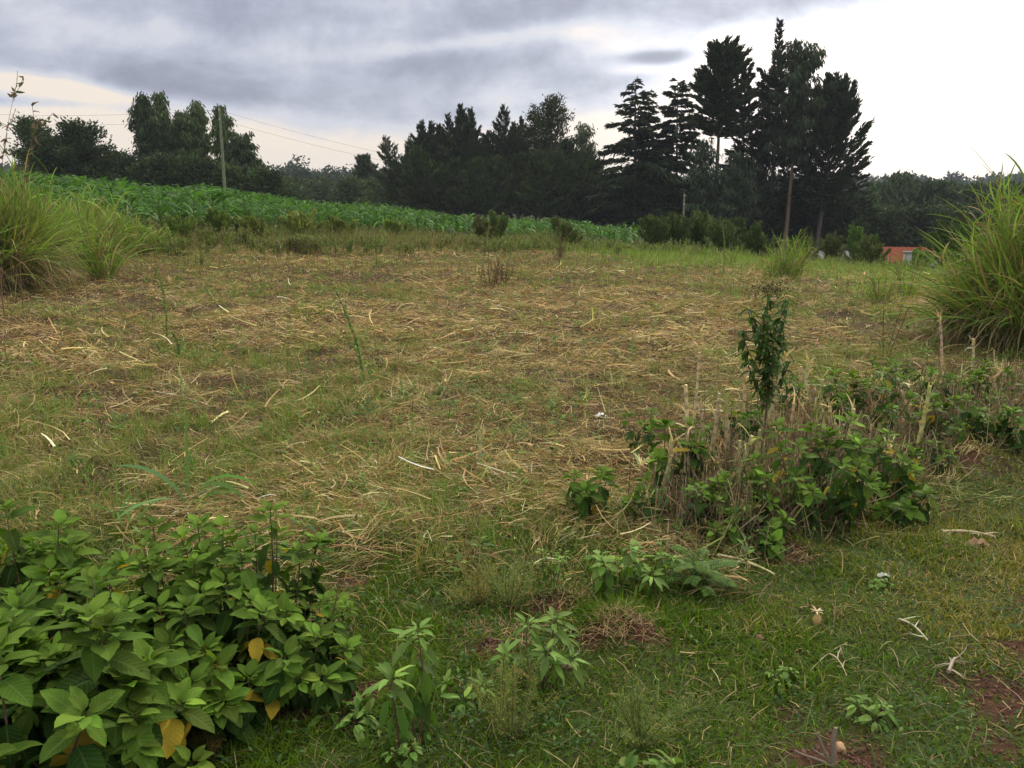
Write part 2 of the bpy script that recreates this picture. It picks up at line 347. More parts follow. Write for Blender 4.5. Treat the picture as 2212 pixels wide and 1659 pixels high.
# ------------------------------------------------------------------ stuff: verge grass
def stuff_verge():
    mb = MB()
    x, y, d = scatter(720000, 1.0, 9.5, 1.3, 46)
    f = fieldness(x, y); s = soil(x, y); cl = fbm(x, y, 5.5, 3, 7.); big = fbm(x, y, .9, 3, 1.)
    keep = (rng.random(len(x)) < np.clip(.75 - f * 1.6, 0.0, 1)) & (rng.random(len(x)) > s * 1.0) & (rng.random(len(x)) < .35 + cl * 1.1)
    x, y, d, cl, big = x[keep], y[keep], d[keep], cl[keep], big[keep]; n = len(x)
    tuft = np.clip((fbm(x, y, 2.2, 3, 11.) - .5) * 5, 0, 1)
    L_ = rng.uniform(.016, .042, n) * (1 + 1.3 * tuft) ; W = rng.uniform(.0026, .0052, n) * (1 + d * .06)
    lush = np.array([.084, .146, .008]); olive = np.array([.195, .195, .024]); dry = np.array([.36, .27, .12])
    yel = np.clip((big - .45) * 4 + (x > 1.6) * .35, 0, 1)[:, None]
    K = lush * (1 - yel) + olive * yel; isd = rng.random(n) < (.05 + .18 * yel[:, 0]); K[isd] = dry
    K = K * np.exp(rng.normal(0, .28, (n, 1))) * (1 + rng.normal(0, .08, (n, 3)))
    blades(mb, P3(x, y, -.004), rng.uniform(0, TAU, n), rng.normal(.75, .4, n), L_, W, K, 3, rng.normal(0, .6, n), rng.normal(-.9, .5, n))
    # longer loose blades
    x, y, d = scatter(16000, 1.2, 8, 1.2); f = fieldness(x, y); k = (rng.random(len(x)) < np.clip(.8 - f, 0, 1)) & (soil(x, y) < .4); x, y, d = x[k], y[k], d[k]; n = len(x)
    K = pick([(.07, .14, .03), (.12, .17, .05), (.33, .26, .13)], n, [.55, .3, .15])
    blades(mb, P3(x, y), rng.uniform(0, TAU, n), rng.uniform(.3, 1.3, n), rng.uniform(.06, .16, n), rng.uniform(.002, .005, n), K, 4, rng.normal(0, .5, n), rng.normal(-1.0, .5, n))
    tag(mb.build('grass', M_GRASS), 'short green grass on the trodden verge with red soil showing through', 'grass', kind='stuff')
    # creeping small-leaved weeds
    mb = MB(); x, y, d = scatter(90000, 1.0, 7.5, 1.3); f = fieldness(x, y); cl = fbm(x, y, 2.0, 3, 21.)
    cen = np.exp(-((x - .1) / 1.2) ** 2)
    k = (rng.random(len(x)) < np.clip((cl - .47) * 5, 0, 1) * np.clip(.9 - f, 0, 1) * (.25 + .75 * cen)) & (soil(x, y) < .5); x, y, d, cl = x[k], y[k], d[k], cl[k]; n = len(x)
    a = rng.uniform(0, TAU, n); e = rng.normal(.35, .4, n); D = np.stack([np.cos(a) * np.cos(e), np.sin(a) * np.cos(e), np.sin(e)], -1)
    up = norm(np.stack([rng.normal(0, .4, n), rng.normal(0, .4, n), np.ones(n)], -1))
    leaves(mb, LEAF_LO, P3(x, y) + np.stack([0 * x, 0 * x, rng.uniform(.005, .06, n)], -1), D, up, rng.uniform(.010, .026, n), pick([(.045, .10, .03), (.07, .14, .035), (.12, .19, .05)], n, [.5, .35, .15]))
    tag(mb.build('ground_cover', M_LEAF2), 'creeping small leaved weeds among the short grass', 'ground cover', kind='stuff')
    # dry bits
    mb = MB(); x, y, d = scatter(14000, 1.2, 9, 1.2); f = fieldness(x, y); cl = fbm(x, y, 1.7, 3, 33.)
    k = (rng.random(len(x)) < np.clip(.9 - f, 0, 1) * np.clip((cl - .42) * 5, .05, 1)); x, y = x[k], y[k]; n = len(x)
    K = pick([(.42, .31, .15), (.30, .19, .09), (.20, .12, .06), (.5, .42, .25)], n, [.4, .3, .2, .1])
    blades(mb, P3(x, y, .006), rng.uniform(0, TAU, n), rng.normal(.12, .25, n), rng.uniform(.02, .09, n), rng.uniform(.0015, .005, n), K, 3, rng.normal(0, .8, n), rng.normal(-.2, .4, n), rng.normal(0, .6, n), lambda t: 1 - .4 * t)
    # the dry tuft on the earth heap
    for (px, py, nn, rr_) in [(1335, 1345, 420, .075), (1215, 1285, 200, .08), (1710, 1200, 120, .08), (2130, 1190, 160, .1), (1100, 1370, 200, .12)]:
        g = ground(px, py); n = nn; x = g[0] + rng.normal(0, rr_, n); y = g[1] + rng.normal(0, rr_ * .6, n)
        blades(mb, P3(x, y, .01), rng.uniform(0, TAU, n), rng.normal(.4, .4, n), rng.uniform(.03, .09, n), rng.uniform(.0015, .003, n), pick([(.42, .30, .15), (.28, .18, .09)], n), 3, rng.normal(0, .6, n), rng.normal(-.7, .5, n))
    tag(mb.build('dry_litter', M_STRAW), 'scattered dry blades and chaff on the green verge', 'dry grass', kind='stuff')
stuff_verge()
def soil_crumbs():
    r_ = np.random.default_rng(61); mb = MB(); oc = np.array([[1, 0, 0], [0, 1, 0], [-1, 0, 0], [0, -1, 0], [0, 0, 1], [0, 0, -1.]]); OQ = np.array([[0, 1, 4, 4], [1, 2, 4, 4], [2, 3, 4, 4], [3, 0, 4, 4]])
    cube = np.array([[i, j, k] for i in (-1, 1) for j in (-1, 1) for k in (-1, 1)], float); CQ = np.array([[0, 1, 3, 2], [4, 6, 7, 5], [0, 4, 5, 1], [2, 3, 7, 6], [0, 2, 6, 4], [1, 5, 7, 3]])
    for (sx, sy, rad) in SOIL:
        n = int(900 * rad + 40); x = sx + r_.normal(0, rad * .75, n); y = sy + r_.normal(0, rad * .75, n); p = P3(x, y, .001); sz = np.minimum(r_.exponential(.0022, n) + .0012, .007)
        V = cube[None] * sz[:, None, None] * r_.uniform(.5, 1.1, (n, 1, 3)) * r_.uniform(.65, 1.1, (n, 8, 1)); th = r_.uniform(0, TAU, n); c_, s_ = np.cos(th)[:, None], np.sin(th)[:, None]
        W = np.stack([V[..., 0] * c_ - V[..., 1] * s_, V[..., 0] * s_ + V[..., 1] * c_ + V[..., 2] * .3, V[..., 2] + V[..., 0] * .35], -1) + p[:, None]
        mb.add(W, CQ[None] + (np.arange(n) * 8)[:, None, None], np.repeat(cvar((.095, .045, .026), n, .25, .06, r_), 6, 0))
    tag(mb.build('soil_crumbs', M_STONE), 'crumbs of red earth on the bare patches', 'soil', kind='stuff')
soil_crumbs()

# ------------------------------------------------------------------ stuff: slashed field
def stuff_field():
    mb = MB()
    x, y, d = scatter(400000, 2.4, 27, 1.15)
    f = fieldness(x, y); p1 = fbm(x, y, .55, 4, 2.5); p2 = fbm(x, y, 2.1, 3, 6.)
    dens = np.clip((p1 - .34) * 5, .22, 1) * np.clip(.55 + f * .9, 0, 1) * np.clip((p2 - .25) * 3, .2, 1)
    dens *= np.where((x > 0) & (y > 18 + .2 * x), .35, 1)
    k = rng.random(len(x)) < dens; x, y, d, p1 = x[k], y[k], d[k], p1[k]; n = len(x)
    row = rng.random(n) < .6; a = np.where(row, rng.normal(0, .35, n) + np.where(rng.random(n) < .5, 0, np.pi), rng.uniform(0, TAU, n)) + (fbm(x, y, .8, 2, 3.) - .5) * 2.5
    big = rng.random(n) < .06
    L_ = np.where(big, rng.uniform(.10, .30, n), rng.uniform(.03, .16, n)) * np.clip(.45 + d * .09, 0, 1); W = np.where(big, rng.uniform(.005, .013, n), rng.uniform(.0012, .0038, n)) * np.clip(.5 + d * .08, 0, 1) * (1 + d * .045)
    K = pick([(.68, .50, .23), (.52, .36, .16), (.32, .19, .085), (.76, .64, .38), (.13, .085, .05), (.22, .24, .06)], n, [.26, .26, .18, .08, .10, .12], .28)
    lift = rng.exponential(.018, n) + .004 + .07 * np.clip((p1 - .5) * 6, 0, 1) * rng.random(n)
    blades(mb, P3(x, y, 0) + np.stack([0 * x, 0 * x, lift], -1), a, rng.normal(.10, .20, n), L_, W, K, 4, rng.normal(0, .7, n), rng.normal(-.25, .35, n), rng.normal(0, .7, n), lambda t: 1 - .45 * t)
    # finely chopped brown thatch under it
    x, y, d = scatter(420000, 2.2, 27, 1.1); f = fieldness(x, y); p = fbm(x, y, 1.7, 4, 44.); k = rng.random(len(x)) < np.clip(.6 + f, 0, 1) * np.clip((p - .36) * 5, .12, 1); x, y, d, p = x[k], y[k], d[k], p[k]; n = len(x)
    tone = fbm(x, y, .9, 4, 52.)[:, None]
    K = pick([(.46, .31, .14), (.32, .185, .08), (.62, .46, .22), (.12, .075, .04), (.20, .24, .05)], n, [.29, .26, .15, .16, .14], .30)
    blades(mb, P3(x, y, 0) + np.stack([0 * x, 0 * x, rng.exponential(.012, n)], -1), rng.uniform(0, TAU, n), rng.normal(.35, .35, n), rng.uniform(.025, .085, n), rng.uniform(.0014, .003, n) * (1 + d * .11), K, 3, rng.normal(0, .8, n), rng.normal(-.5, .4, n), rng.normal(0, .7, n), lambda t: 1 - .5 * t)
    tag(mb.build('dry_straw', M_STRAW), 'slashed dry straw and maize leaves lying over the field', 'straw', kind='stuff')
    # raked bundles: strands of cut grass lying together
    mb = MB(); m = 3400; bx, by, bd = scatter(m, 2.4, 24, 1.05); f = fieldness(bx, by); k = rng.random(m) < np.clip(.75 + f, 0, 1) * np.clip((fbm(bx, by, .9, 3, 64.) - .32) * 5, .15, 1); bx, by, bd = bx[k], by[k], bd[k]; m = len(bx); per = 34
    ba = rng.uniform(0, TAU, m); cu = rng.normal(0, 1.0, m); tone = rng.integers(0, 5, m); rep = lambda v: np.repeat(v, per); n = m * per
    off = rng.normal(0, 1, (n, 2)); c_, s_ = np.cos(rep(ba)), np.sin(rep(ba)); al = off[:, 0] * .07; ac = off[:, 1] * .035
    x = rep(bx) + c_ * al - s_ * ac; y = rep(by) + s_ * al + c_ * ac
    pal = np.array([(.52, .40, .19), (.40, .29, .14), (.26, .27, .09), (.19, .25, .06), (.30, .20, .10)]); K = pal[rep(tone)] * np.exp(rng.normal(0, .28, (n, 1))) * (1 + rng.normal(0, .06, (n, 3)))
    blades(mb, P3(x, y, 0) + np.stack([0 * x, 0 * x, rng.random(n) * .045], -1), rep(ba) + rng.normal(0, .30, n), rng.normal(.22, .22, n), rng.uniform(.08, .26, n), rng.uniform(.0015, .0042, n) * (1 + rep(bd) * .07), K, 5, rep(cu) + rng.normal(0, .5, n), rng.normal(-.55, .35, n), rng.normal(0, .6, n), lambda t: 1 - .6 * t)
    tag(mb.build('cut_grass', M_STRAW), 'matted bundles of cut grass in the slashed field', 'cut grass', kind='stuff')
    # grass tufts growing through
    mb = MB()
    nt_ = 20000; x, y, d = scatter(nt_, 2.4, 27, 1.1); f = fieldness(x, y); p1 = fbm(x, y, .7, 4, 40.)
    k = rng.random(nt_) < np.clip((p1 - .44) * 6, .07, 1) * np.interp(d, [6, 14, 20, 27], [1, .55, .5, 1]) * np.clip(.7 + f, 0, 1); x, y, d, p1 = x[k], y[k], d[k], p1[k]; m = len(x)
    h = rng.uniform(.04, .13, m) * (1 + .5 * (p1 > .55)); tone = rng.random(m); per = 22
    cx = np.repeat(x, per) + rng.normal(0, .035, m * per) * (1 + np.repeat(d, per) * .05); cy = np.repeat(y, per) + rng.normal(0, .035, m * per) * (1 + np.repeat(d, per) * .05); n = len(cx)
    tt = np.repeat(tone, per)[:, None]
    K = np.where(tt < .42, [.17, .25, .045], np.where(tt < .62, [.25, .24, .07], np.where(tt < .9, [.13, .26, .04], [.32, .25, .10]))); K = K * np.exp(rng.normal(0, .22, (n, 1)))
    dr = rng.random(n) < .2; K[dr] = [.33, .25, .12]
    blades(mb, P3(cx, cy), rng.uniform(0, TAU, n), rng.normal(1.0, .35, n), np.repeat(h, per) * rng.uniform(.5, 1.4, n), rng.uniform(.0018, .0035, n) * (1 + np.repeat(d, per) * .07), K, 3, rng.normal(0, .4, n), rng.normal(-.9, .5, n))
    # matted fine olive grass nearer the verge
    x, y, d = scatter(190000, 2.2, 22, 1.2); f = fieldness(x, y); p = fbm(x, y, 1.1, 4, 60.); k = rng.random(len(x)) < np.clip((p - .38) * 4.5, 0.04, 1) * np.clip(1.2 - f * .17, .12, 1) * np.clip(.9 + f * 1.2, 0, 1)
    x, y, d, p = x[k], y[k], d[k], p[k]; n = len(x)
    K = pick([(.13, .18, .04), (.19, .205, .06), (.28, .24, .10), (.38, .30, .15), (.08, .15, .03)], n, [.3, .25, .18, .12, .15])
    blades(mb, P3(x, y, .01), rng.uniform(0, TAU, n), rng.normal(.6, .45, n), rng.uniform(.06, .20, n), rng.uniform(.0016, .0035, n) * (1 + d * .05), K, 4, rng.normal(0, .7, n), rng.normal(-.9, .6, n))
    tag(mb.build('field_grass', M_GRASS), 'olive grass growing up through the straw of the slashed field', 'grass', kind='stuff')
    # broad little weeds
    mb = MB(); nw = 2600; x, y, d = scatter(nw, 2.6, 26, 1.1); f = fieldness(x, y); k = rng.random(nw) < np.clip((fbm(x, y, .8, 3, 77.) - .4) * 5, .08, 1) * np.clip(.8 + f, 0, 1); x, y, d = x[k], y[k], d[k]; m = len(x); per = 12
    h = rng.uniform(.04, .16, m); cx, cy = np.repeat(x, per), np.repeat(y, per); n = len(cx); a = rng.uniform(0, TAU, n); e = rng.uniform(.0, 1.0, n); hh = np.repeat(h, per) * rng.random(n)
    D = np.stack([np.cos(a) * np.cos(e), np.sin(a) * np.cos(e), np.sin(e)], -1)
    leaves(mb, LEAF_LO, P3(cx, cy) + np.stack([np.cos(a) * .01, np.sin(a) * .01, hh], -1), D, np.tile([0., 0, 1], (n, 1)) + D * .1, rng.uniform(.02, .05, n) * (1 + np.repeat(d, per) * .02), pick([(.12, .22, .04), (.17, .27, .06), (.09, .15, .05)], n))
    tag(mb.build('seedling_weeds', M_LEAF2), 'small leafy weeds sprouting between the straw', 'weeds', kind='stuff')
    # thin dead upright stems
    mb = MB(); x, y, d = scatter(6500, 3.5, 27, .9); k = rng.random(len(x)) < np.clip((fbm(x, y, .5, 3, 90.) - .42) * 6, .04, 1) * np.clip(fieldness(x, y), 0, 1); x, y, d = x[k], y[k], d[k]; n = len(x)
    blades(mb, P3(x, y), rng.uniform(0, TAU, n), rng.normal(1.35, .2, n), rng.uniform(.08, .32, n), rng.uniform(.002, .004, n) * (1 + d * .08), pick([(.17, .10, .06), (.24, .17, .09), (.12, .09, .05), (.16, .19, .07)], n), 4, rng.normal(0, .4, n), rng.normal(-.2, .3, n), rng.normal(0, 1, n))
    tag(mb.build('dead_stems', M_STRAW), 'thin brown dead weed stems standing in the slashed field', 'dead stems', kind='stuff')
stuff_field()

# ------------------------------------------------------------------ stuff: tall edge weeds, light grass on the right, rough beyond
def stuff_edges():
    mb = MB(); n = 150000; a = np.radians(rng.uniform(-36, 36, n)); d = rng.uniform(16, 30, n); x, y = d * np.sin(a), d * np.cos(a)
    lim = 22.3 + (fbm(x, y, .35, 3, 12.) - .5) * 9
    k = rng.random(n) < np.clip((d - lim) * .5, .05, 1) * np.clip((fbm(x, y, .8, 3, 15.) - .3) * 3, .15, 1); x, y, d, a = x[k], y[k], d[k], a[k]; n = len(x)
    right = np.clip((np.degrees(a) - 1) / 6, 0, 1)
    t_ = fbm(x, y, .45, 3, 5.)[:, None]
    K = np.where(rng.random((n, 1)) < right[:, None] * .8, [.20, .30, .06], np.where(rng.random((n, 1)) < t_ * 1.1, [.15, .19, .06], [.24, .19, .09])) * np.exp(rng.normal(0, .25, (n, 1)))
    h = rng.uniform(.12, .50, n) * np.where(right > .5, .75, 1) * (0.5 + fbm(x, y, .9, 2, 8.))
    blades(mb, P3(x, y), rng.uniform(0, TAU, n), rng.normal(1.25, .22, n), h, rng.uniform(.008, .018, n), K, 4, rng.normal(0, .4, n), rng.normal(-.5, .4, n), rng.normal(0, 1, n))
    # bright grass to the right
    n = 80000; a = np.radians(rng.uniform(-3, 38, n)); d = rng.uniform(13, 34, n); x, y = d * np.sin(a), d * np.cos(a)
    k = rng.random(n) < np.clip((d - np.interp(np.degrees(a), [0, 8, 15, 24, 38], [25, 21.5, 17.5, 13.5, 12]) - (fbm(x, y, .5, 3, 70.) - .5) * 9) * .3, .03, 1); x, y = x[k], y[k]; n = len(x)
    blades(mb, P3(x, y), rng.uniform(0, TAU, n), rng.normal(1.15, .3, n), rng.uniform(.08, .32, n) * np.interp(np.degrees(np.arctan2(x, y)), [18, 23], [1, .5]), rng.uniform(.006, .014, n), pick([(.21, .32, .06), (.27, .36, .09), (.14, .22, .05), (.32, .28, .12)], n, [.4, .25, .2, .15]), 4, rng.normal(0, .4, n), rng.normal(-.8, .5, n))
    tag(mb.build('edge_grass', M_GRASS), 'tall unmown grass and weeds along the far edge of the field', 'grass', kind='stuff')
    # rough vegetation beyond
    mb = MB(); n = 50000; a = np.radians(rng.uniform(-42, 42, n)); d = 30 * (170 / 30) ** rng.random(n); x, y = d * np.sin(a), d * np.cos(a)
    K = pick([(.07, .11, .03), (.05, .08, .025), (.10, .13, .045)], n)
    blades(mb, P3(x, y), rng.uniform(0, TAU, n), rng.normal(1.1, .3, n), rng.uniform(.2, .6, n) * (1 + d * .012), d * .0011, K, 3, rng.normal(0, .4, n), rng.normal(-.8, .5, n))
    tag(mb.build('rough_grass', M_GRASS), 'dark rough grass and scrub on the ground behind the crop', 'grass', kind='stuff')
stuff_edges()

# ------------------------------------------------------------------ maize
def maize_mb(seed, H):
    r_ = np.random.default_rng(seed); mb = MB(); n = 10; t = np.linspace(.12, .95, n)
    tubes(mb, [[0, 0, 0], [.01, 0, H * .45], [.0, .01, H * .85]], [.014, .011, .005], np.array([.11, .17, .05]), 4)
    az_ = np.arange(n) * np.pi + r_.normal(0, .35, n) + r_.uniform(0, TAU); pos = np.stack([0 * t, 0 * t, t * H * .85], -1)
    Ln = H * .62 * np.sin(np.pi * np.clip(t * .8 + .18, 0, 1)) * r_.uniform(.85, 1.15, n)
    K = cvar((.060, .145, .022), n, .32, .06, r_); K[:2] = [.14, .15, .06]
    blades(mb, pos, az_, r_.normal(1.15, .15, n), Ln, np.full(n, H * .066), K, 6, r_.normal(0, .5, n), -r_.uniform(1.3, 2.5, n), r_.normal(0, .4, n), lambda q: np.clip(np.sin(np.pi * (q * .86 + .14)) ** .7, .05, 1))
    return mb
def maize_ok(x, y):
    d = np.hypot(x, y); a = np.degrees(np.arctan2(x, y)); fr = np.interp(a, [-40, -20, -10, 0, 9], [24.5, 25.5, 28, 29.5, 32]); return (d > fr) & (d < 66 + a * .0) & (a < 8.6) & (a > -40), d - fr
def maize():
    tm = [maize_mb(100 + i, 1.0) for i in range(6)]
    me = [m.mesh('maize_plant', M_MAIZE) for m in tm]
    gx, gy = np.meshgrid(np.arange(-46, 12, .42), np.arange(17, 66, .70)); gx = gx.ravel() + rng.normal(0, .07, gx.size); gy = gy.ravel() + rng.normal(0, .07, gy.size)
    a = RAD(-6); x = gx * math.cos(a) - gy * math.sin(a) ; y = gx * math.sin(a) + gy * math.cos(a)
    ok, fr = maize_ok(x, y); x, y, fr = x[ok], y[ok], fr[ok]; az_ = np.degrees(np.arctan2(x, y)); o = np.argsort(fr - (np.abs(az_ + 10) > 21) * -50); x, y, fr, az_ = x[o], y[o], fr[o], az_[o]
    hh = np.interp(az_, [-30, -18, -8, 0, 9], [1.3, 1.2, .95, .85, .98]) * rng.uniform(.75, 1.22, len(x)) * (1 + (fbm(x, y, .35, 3, 3.) - .5) * .55)
    for i in range(280):
        ob = bpy.data.objects.new('maize_plant', me[i % 6]); COL.objects.link(ob); ob.location = (x[i], y[i], float(zt(x[i], y[i]))); ob.rotation_euler = (rng.normal(0, .05), rng.normal(0, .05), rng.uniform(0, TAU)); ob.scale = [hh[i]] * 3
        tag(ob, 'green maize plant in the front rows of the crop behind the weeds', 'maize plant', 'maize plants in the front rows')
    mb = MB()
    for v in range(6):
        T = np.concatenate(tm[v].V); Q = np.concatenate(tm[v].Q); K = np.concatenate(tm[v].K); idx = np.arange(280 + v, len(x), 6); n = len(idx)
        an = rng.uniform(0, TAU, n); c, s = np.cos(an), np.sin(an); R = np.zeros((n, 3, 3)); R[:, 0, 0] = c; R[:, 0, 1] = -s; R[:, 1, 0] = s; R[:, 1, 1] = c; R[:, 2, 2] = 1
        W = np.einsum('nij,tj->nti', R, T) * hh[idx][:, None, None] + P3(x[idx], y[idx])[:, None]
        mb.add(W, Q[None] + (np.arange(n) * len(T))[:, None, None], (K[None] * np.exp(rng.normal(0, .12, (n, 1, 1)))).reshape(-1, 3))
    tag(mb.build('maize_crop', M_MAIZE), 'rows of green maize filling the field beyond the front plants', 'maize', kind='stuff')
maize()

# ------------------------------------------------------------------ trees
DARK = (.045, .070, .024); EUC = (.068, .105, .034); BUSH = (.05, .085, .028); BARK = (.10, .085, .065)
def tree(px, ytop, d, label, cat='tree', name='tree', kind='cypress', R=3.0, t0=.15, prof=None, elev=None, droop=-.4, nb=70, nl=7000, ll=.34, lw=.11, spread=.16, mixd=(.8, .5, .1), col=DARK, tr=.16, lean=(0, 0), clump=0, group=None, bark=BARK, seed=0, H=None, xy=None, topspread=1.0, wob=.22, ydir=None):
    r_ = np.random.default_rng(1000 + seed + int(px) * 7 + int(ytop))
    b = gp(px, d) if xy is None else np.array([xy[0], xy[1], float(zt(*xy))]); topz = at(px, ytop, d)[2]; H = H or (topz - b[2])
    prof = prof or (lambda t: (1 - t) ** .8); elev = elev or (lambda t: .1 + .6 * t)
    e = empty(name, b, label, cat, group)
    K = 9; tt = np.linspace(0, 1, K); P = np.stack([lean[0] * tt ** 1.4 + .10 * np.sin(tt * 5 + seed), lean[1] * tt + .08 * np.cos(tt * 4 + seed) - .08, tt * H * .97 - .15 * (tt == 0)], -1)
    mb = MB(); tubes(mb, P, tr * (1 - tt) ** .8 + .015, np.array(bark), 7); mb.build('trunk', M_WOOD, e, True)
    t = t0 + (1 - t0) * (np.arange(nb) + r_.random(nb)) / nb; az_ = np.arange(nb) * 2.39996 + r_.normal(0, .4, nb)
    base = np.stack([np.interp(t, tt, P[:, i]) for i in range(3)], -1)
    q = (t - t0) / (1 - t0); Lb = R * np.array([prof(v) for v in q]) * r_.uniform(1 - wob * 1.6, 1 + wob, nb) + .12
    E = np.array([elev(v) for v in q]) + r_.normal(0, .12, nb); KB = 7
    BP, BS = paths(base, az_, E, Lb, KB, r_.normal(0, .3, nb), droop)
    mb = MB(); tubes(mb, BP, np.linspace(1, .15, KB)[None] * (tr * .22 + .012) * np.clip(Lb / R, .3, 1)[:, None], np.array(bark) * .8, 3); mb.build('branches', M_WOOD, e)
    # foliage along the branches
    wgt = Lb ** 1.25; bi = r_.choice(nb, nl, p=wgt / wgt.sum())
    if clump: u = (r_.integers(1, clump + 1, nl) / clump) * .85 + r_.normal(0, .035, nl)
    else: u = r_.beta(1.7, 1.0, nl)
    u = np.clip(u, .06, 1.02); fi = np.clip(u, 0, .999) * (KB - 1); i0 = fi.astype(int); ff = (fi - i0)[:, None]
    p = BP[bi, i0] * (1 - ff) + BP[bi, i0 + 1] * ff; dirb = norm(BP[bi, i0 + 1] - BP[bi, i0]); side = BS[bi, i0] * r_.choice([-1, 1], nl)[:, None]
    sp = spread * Lb[bi][:, None] if not clump else np.full((nl, 1), spread)
    off = r_.normal(0, 1, (nl, 3)) * sp * np.array([1, 1, .55 if not clump else .8]) * (1.15 - .8 * u[:, None] if not clump else 1)
    p = p + off * .6 + side * np.abs(r_.normal(0, .6, (nl, 1))) * sp * .6
    o_, s_, u_ = mixd; D = norm(dirb * o_ + side * s_ * r_.random((nl, 1)) + np.array([0, 0, 1.]) * u_ + r_.normal(0, .22, (nl, 3)))
    A = r_.uniform(0, TAU, nl); ref = np.stack([np.cos(A), np.sin(A), r_.normal(0, .8, nl)], -1); S = norm(np.cross(D, ref)); ls = ll * r_.uniform(.55, 1.35, nl)
    PP = p[:, None] + D[:, None] * (np.array([0, .45, 1.])[None, :, None] * ls[:, None, None]); PP[:, 2, 2] -= ls * .12
    Wd = lw * r_.uniform(.7, 1.3, nl)[:, None] * np.array([.45, 1., .12])
    bt = np.exp(r_.normal(0, .16, nb))[bi][:, None]; Kc = cvar(np.array(col) * [1.15, 1.12, 1.0], nl, .25, .08, r_) * bt
    mb = MB(); ribbons(mb, PP, Wd, S, Kc)
    mb.build('crown', M_NEEDLE, e)
    return e
spire = lambda t: (1 - t) ** .75
def cyp(px, yt, d, label, R=2.6, **k):
    k.setdefault('elev', lambda t: .25 + .65 * t); k.setdefault('droop', .35); k.setdefault('nb', 95); k.setdefault('nl', 9000); k.setdefault('mixd', (.9, .5, .35)); k.setdefault('t0', .06)
    return tree(px, yt, d, label, 'cypress', 'cypress_tree', R=R, **k)
def euc(px, yt, d, label, R=2.0, **k):
    k.setdefault('prof', lambda t: .35 + .65 * math.sin(math.pi * min(1, t * .8 + .2)) if t < .97 else .2); k.setdefault('elev', lambda t: .35 + .5 * t); k.setdefault('droop', -.35); k.setdefault('nb', 42); k.setdefault('nl', 5200)
    k.setdefault('clump', 4); k.setdefault('spread', .30); k.setdefault('mixd', (.2, .3, -.7)); k.setdefault('col', EUC); k.setdefault('ll', .28); k.setdefault('lw', .10); k.setdefault('t0', .28); k.setdefault('bark', (.22, .18, .14)); k.setdefault('tr', .11)
    return tree(px, yt, d, label, 'eucalyptus', 'eucalyptus_tree', R=R, **k)
def bush(px, yt, d, label, R=1.5, **k):
    k.setdefault('prof', lambda t: .75 * math.sqrt(max(0, 1 - t * t)) + .25); k.setdefault('elev', lambda t: .2 + .9 * t); k.setdefault('droop', -.2); k.setdefault('nb', 40); k.setdefault('nl', 4500); k.setdefault('t0', .05)
    k.setdefault('clump', 3); k.setdefault('spread', .3); k.setdefault('mixd', (.5, .5, .2)); k.setdefault('col', BUSH); k.setdefault('ll', .22); k.setdefault('lw', .11); k.setdefault('tr', .07)
    return tree(px, yt, d, label, k.pop('cat', 'bush'), k.pop('name', 'bush'), R=R, **k)

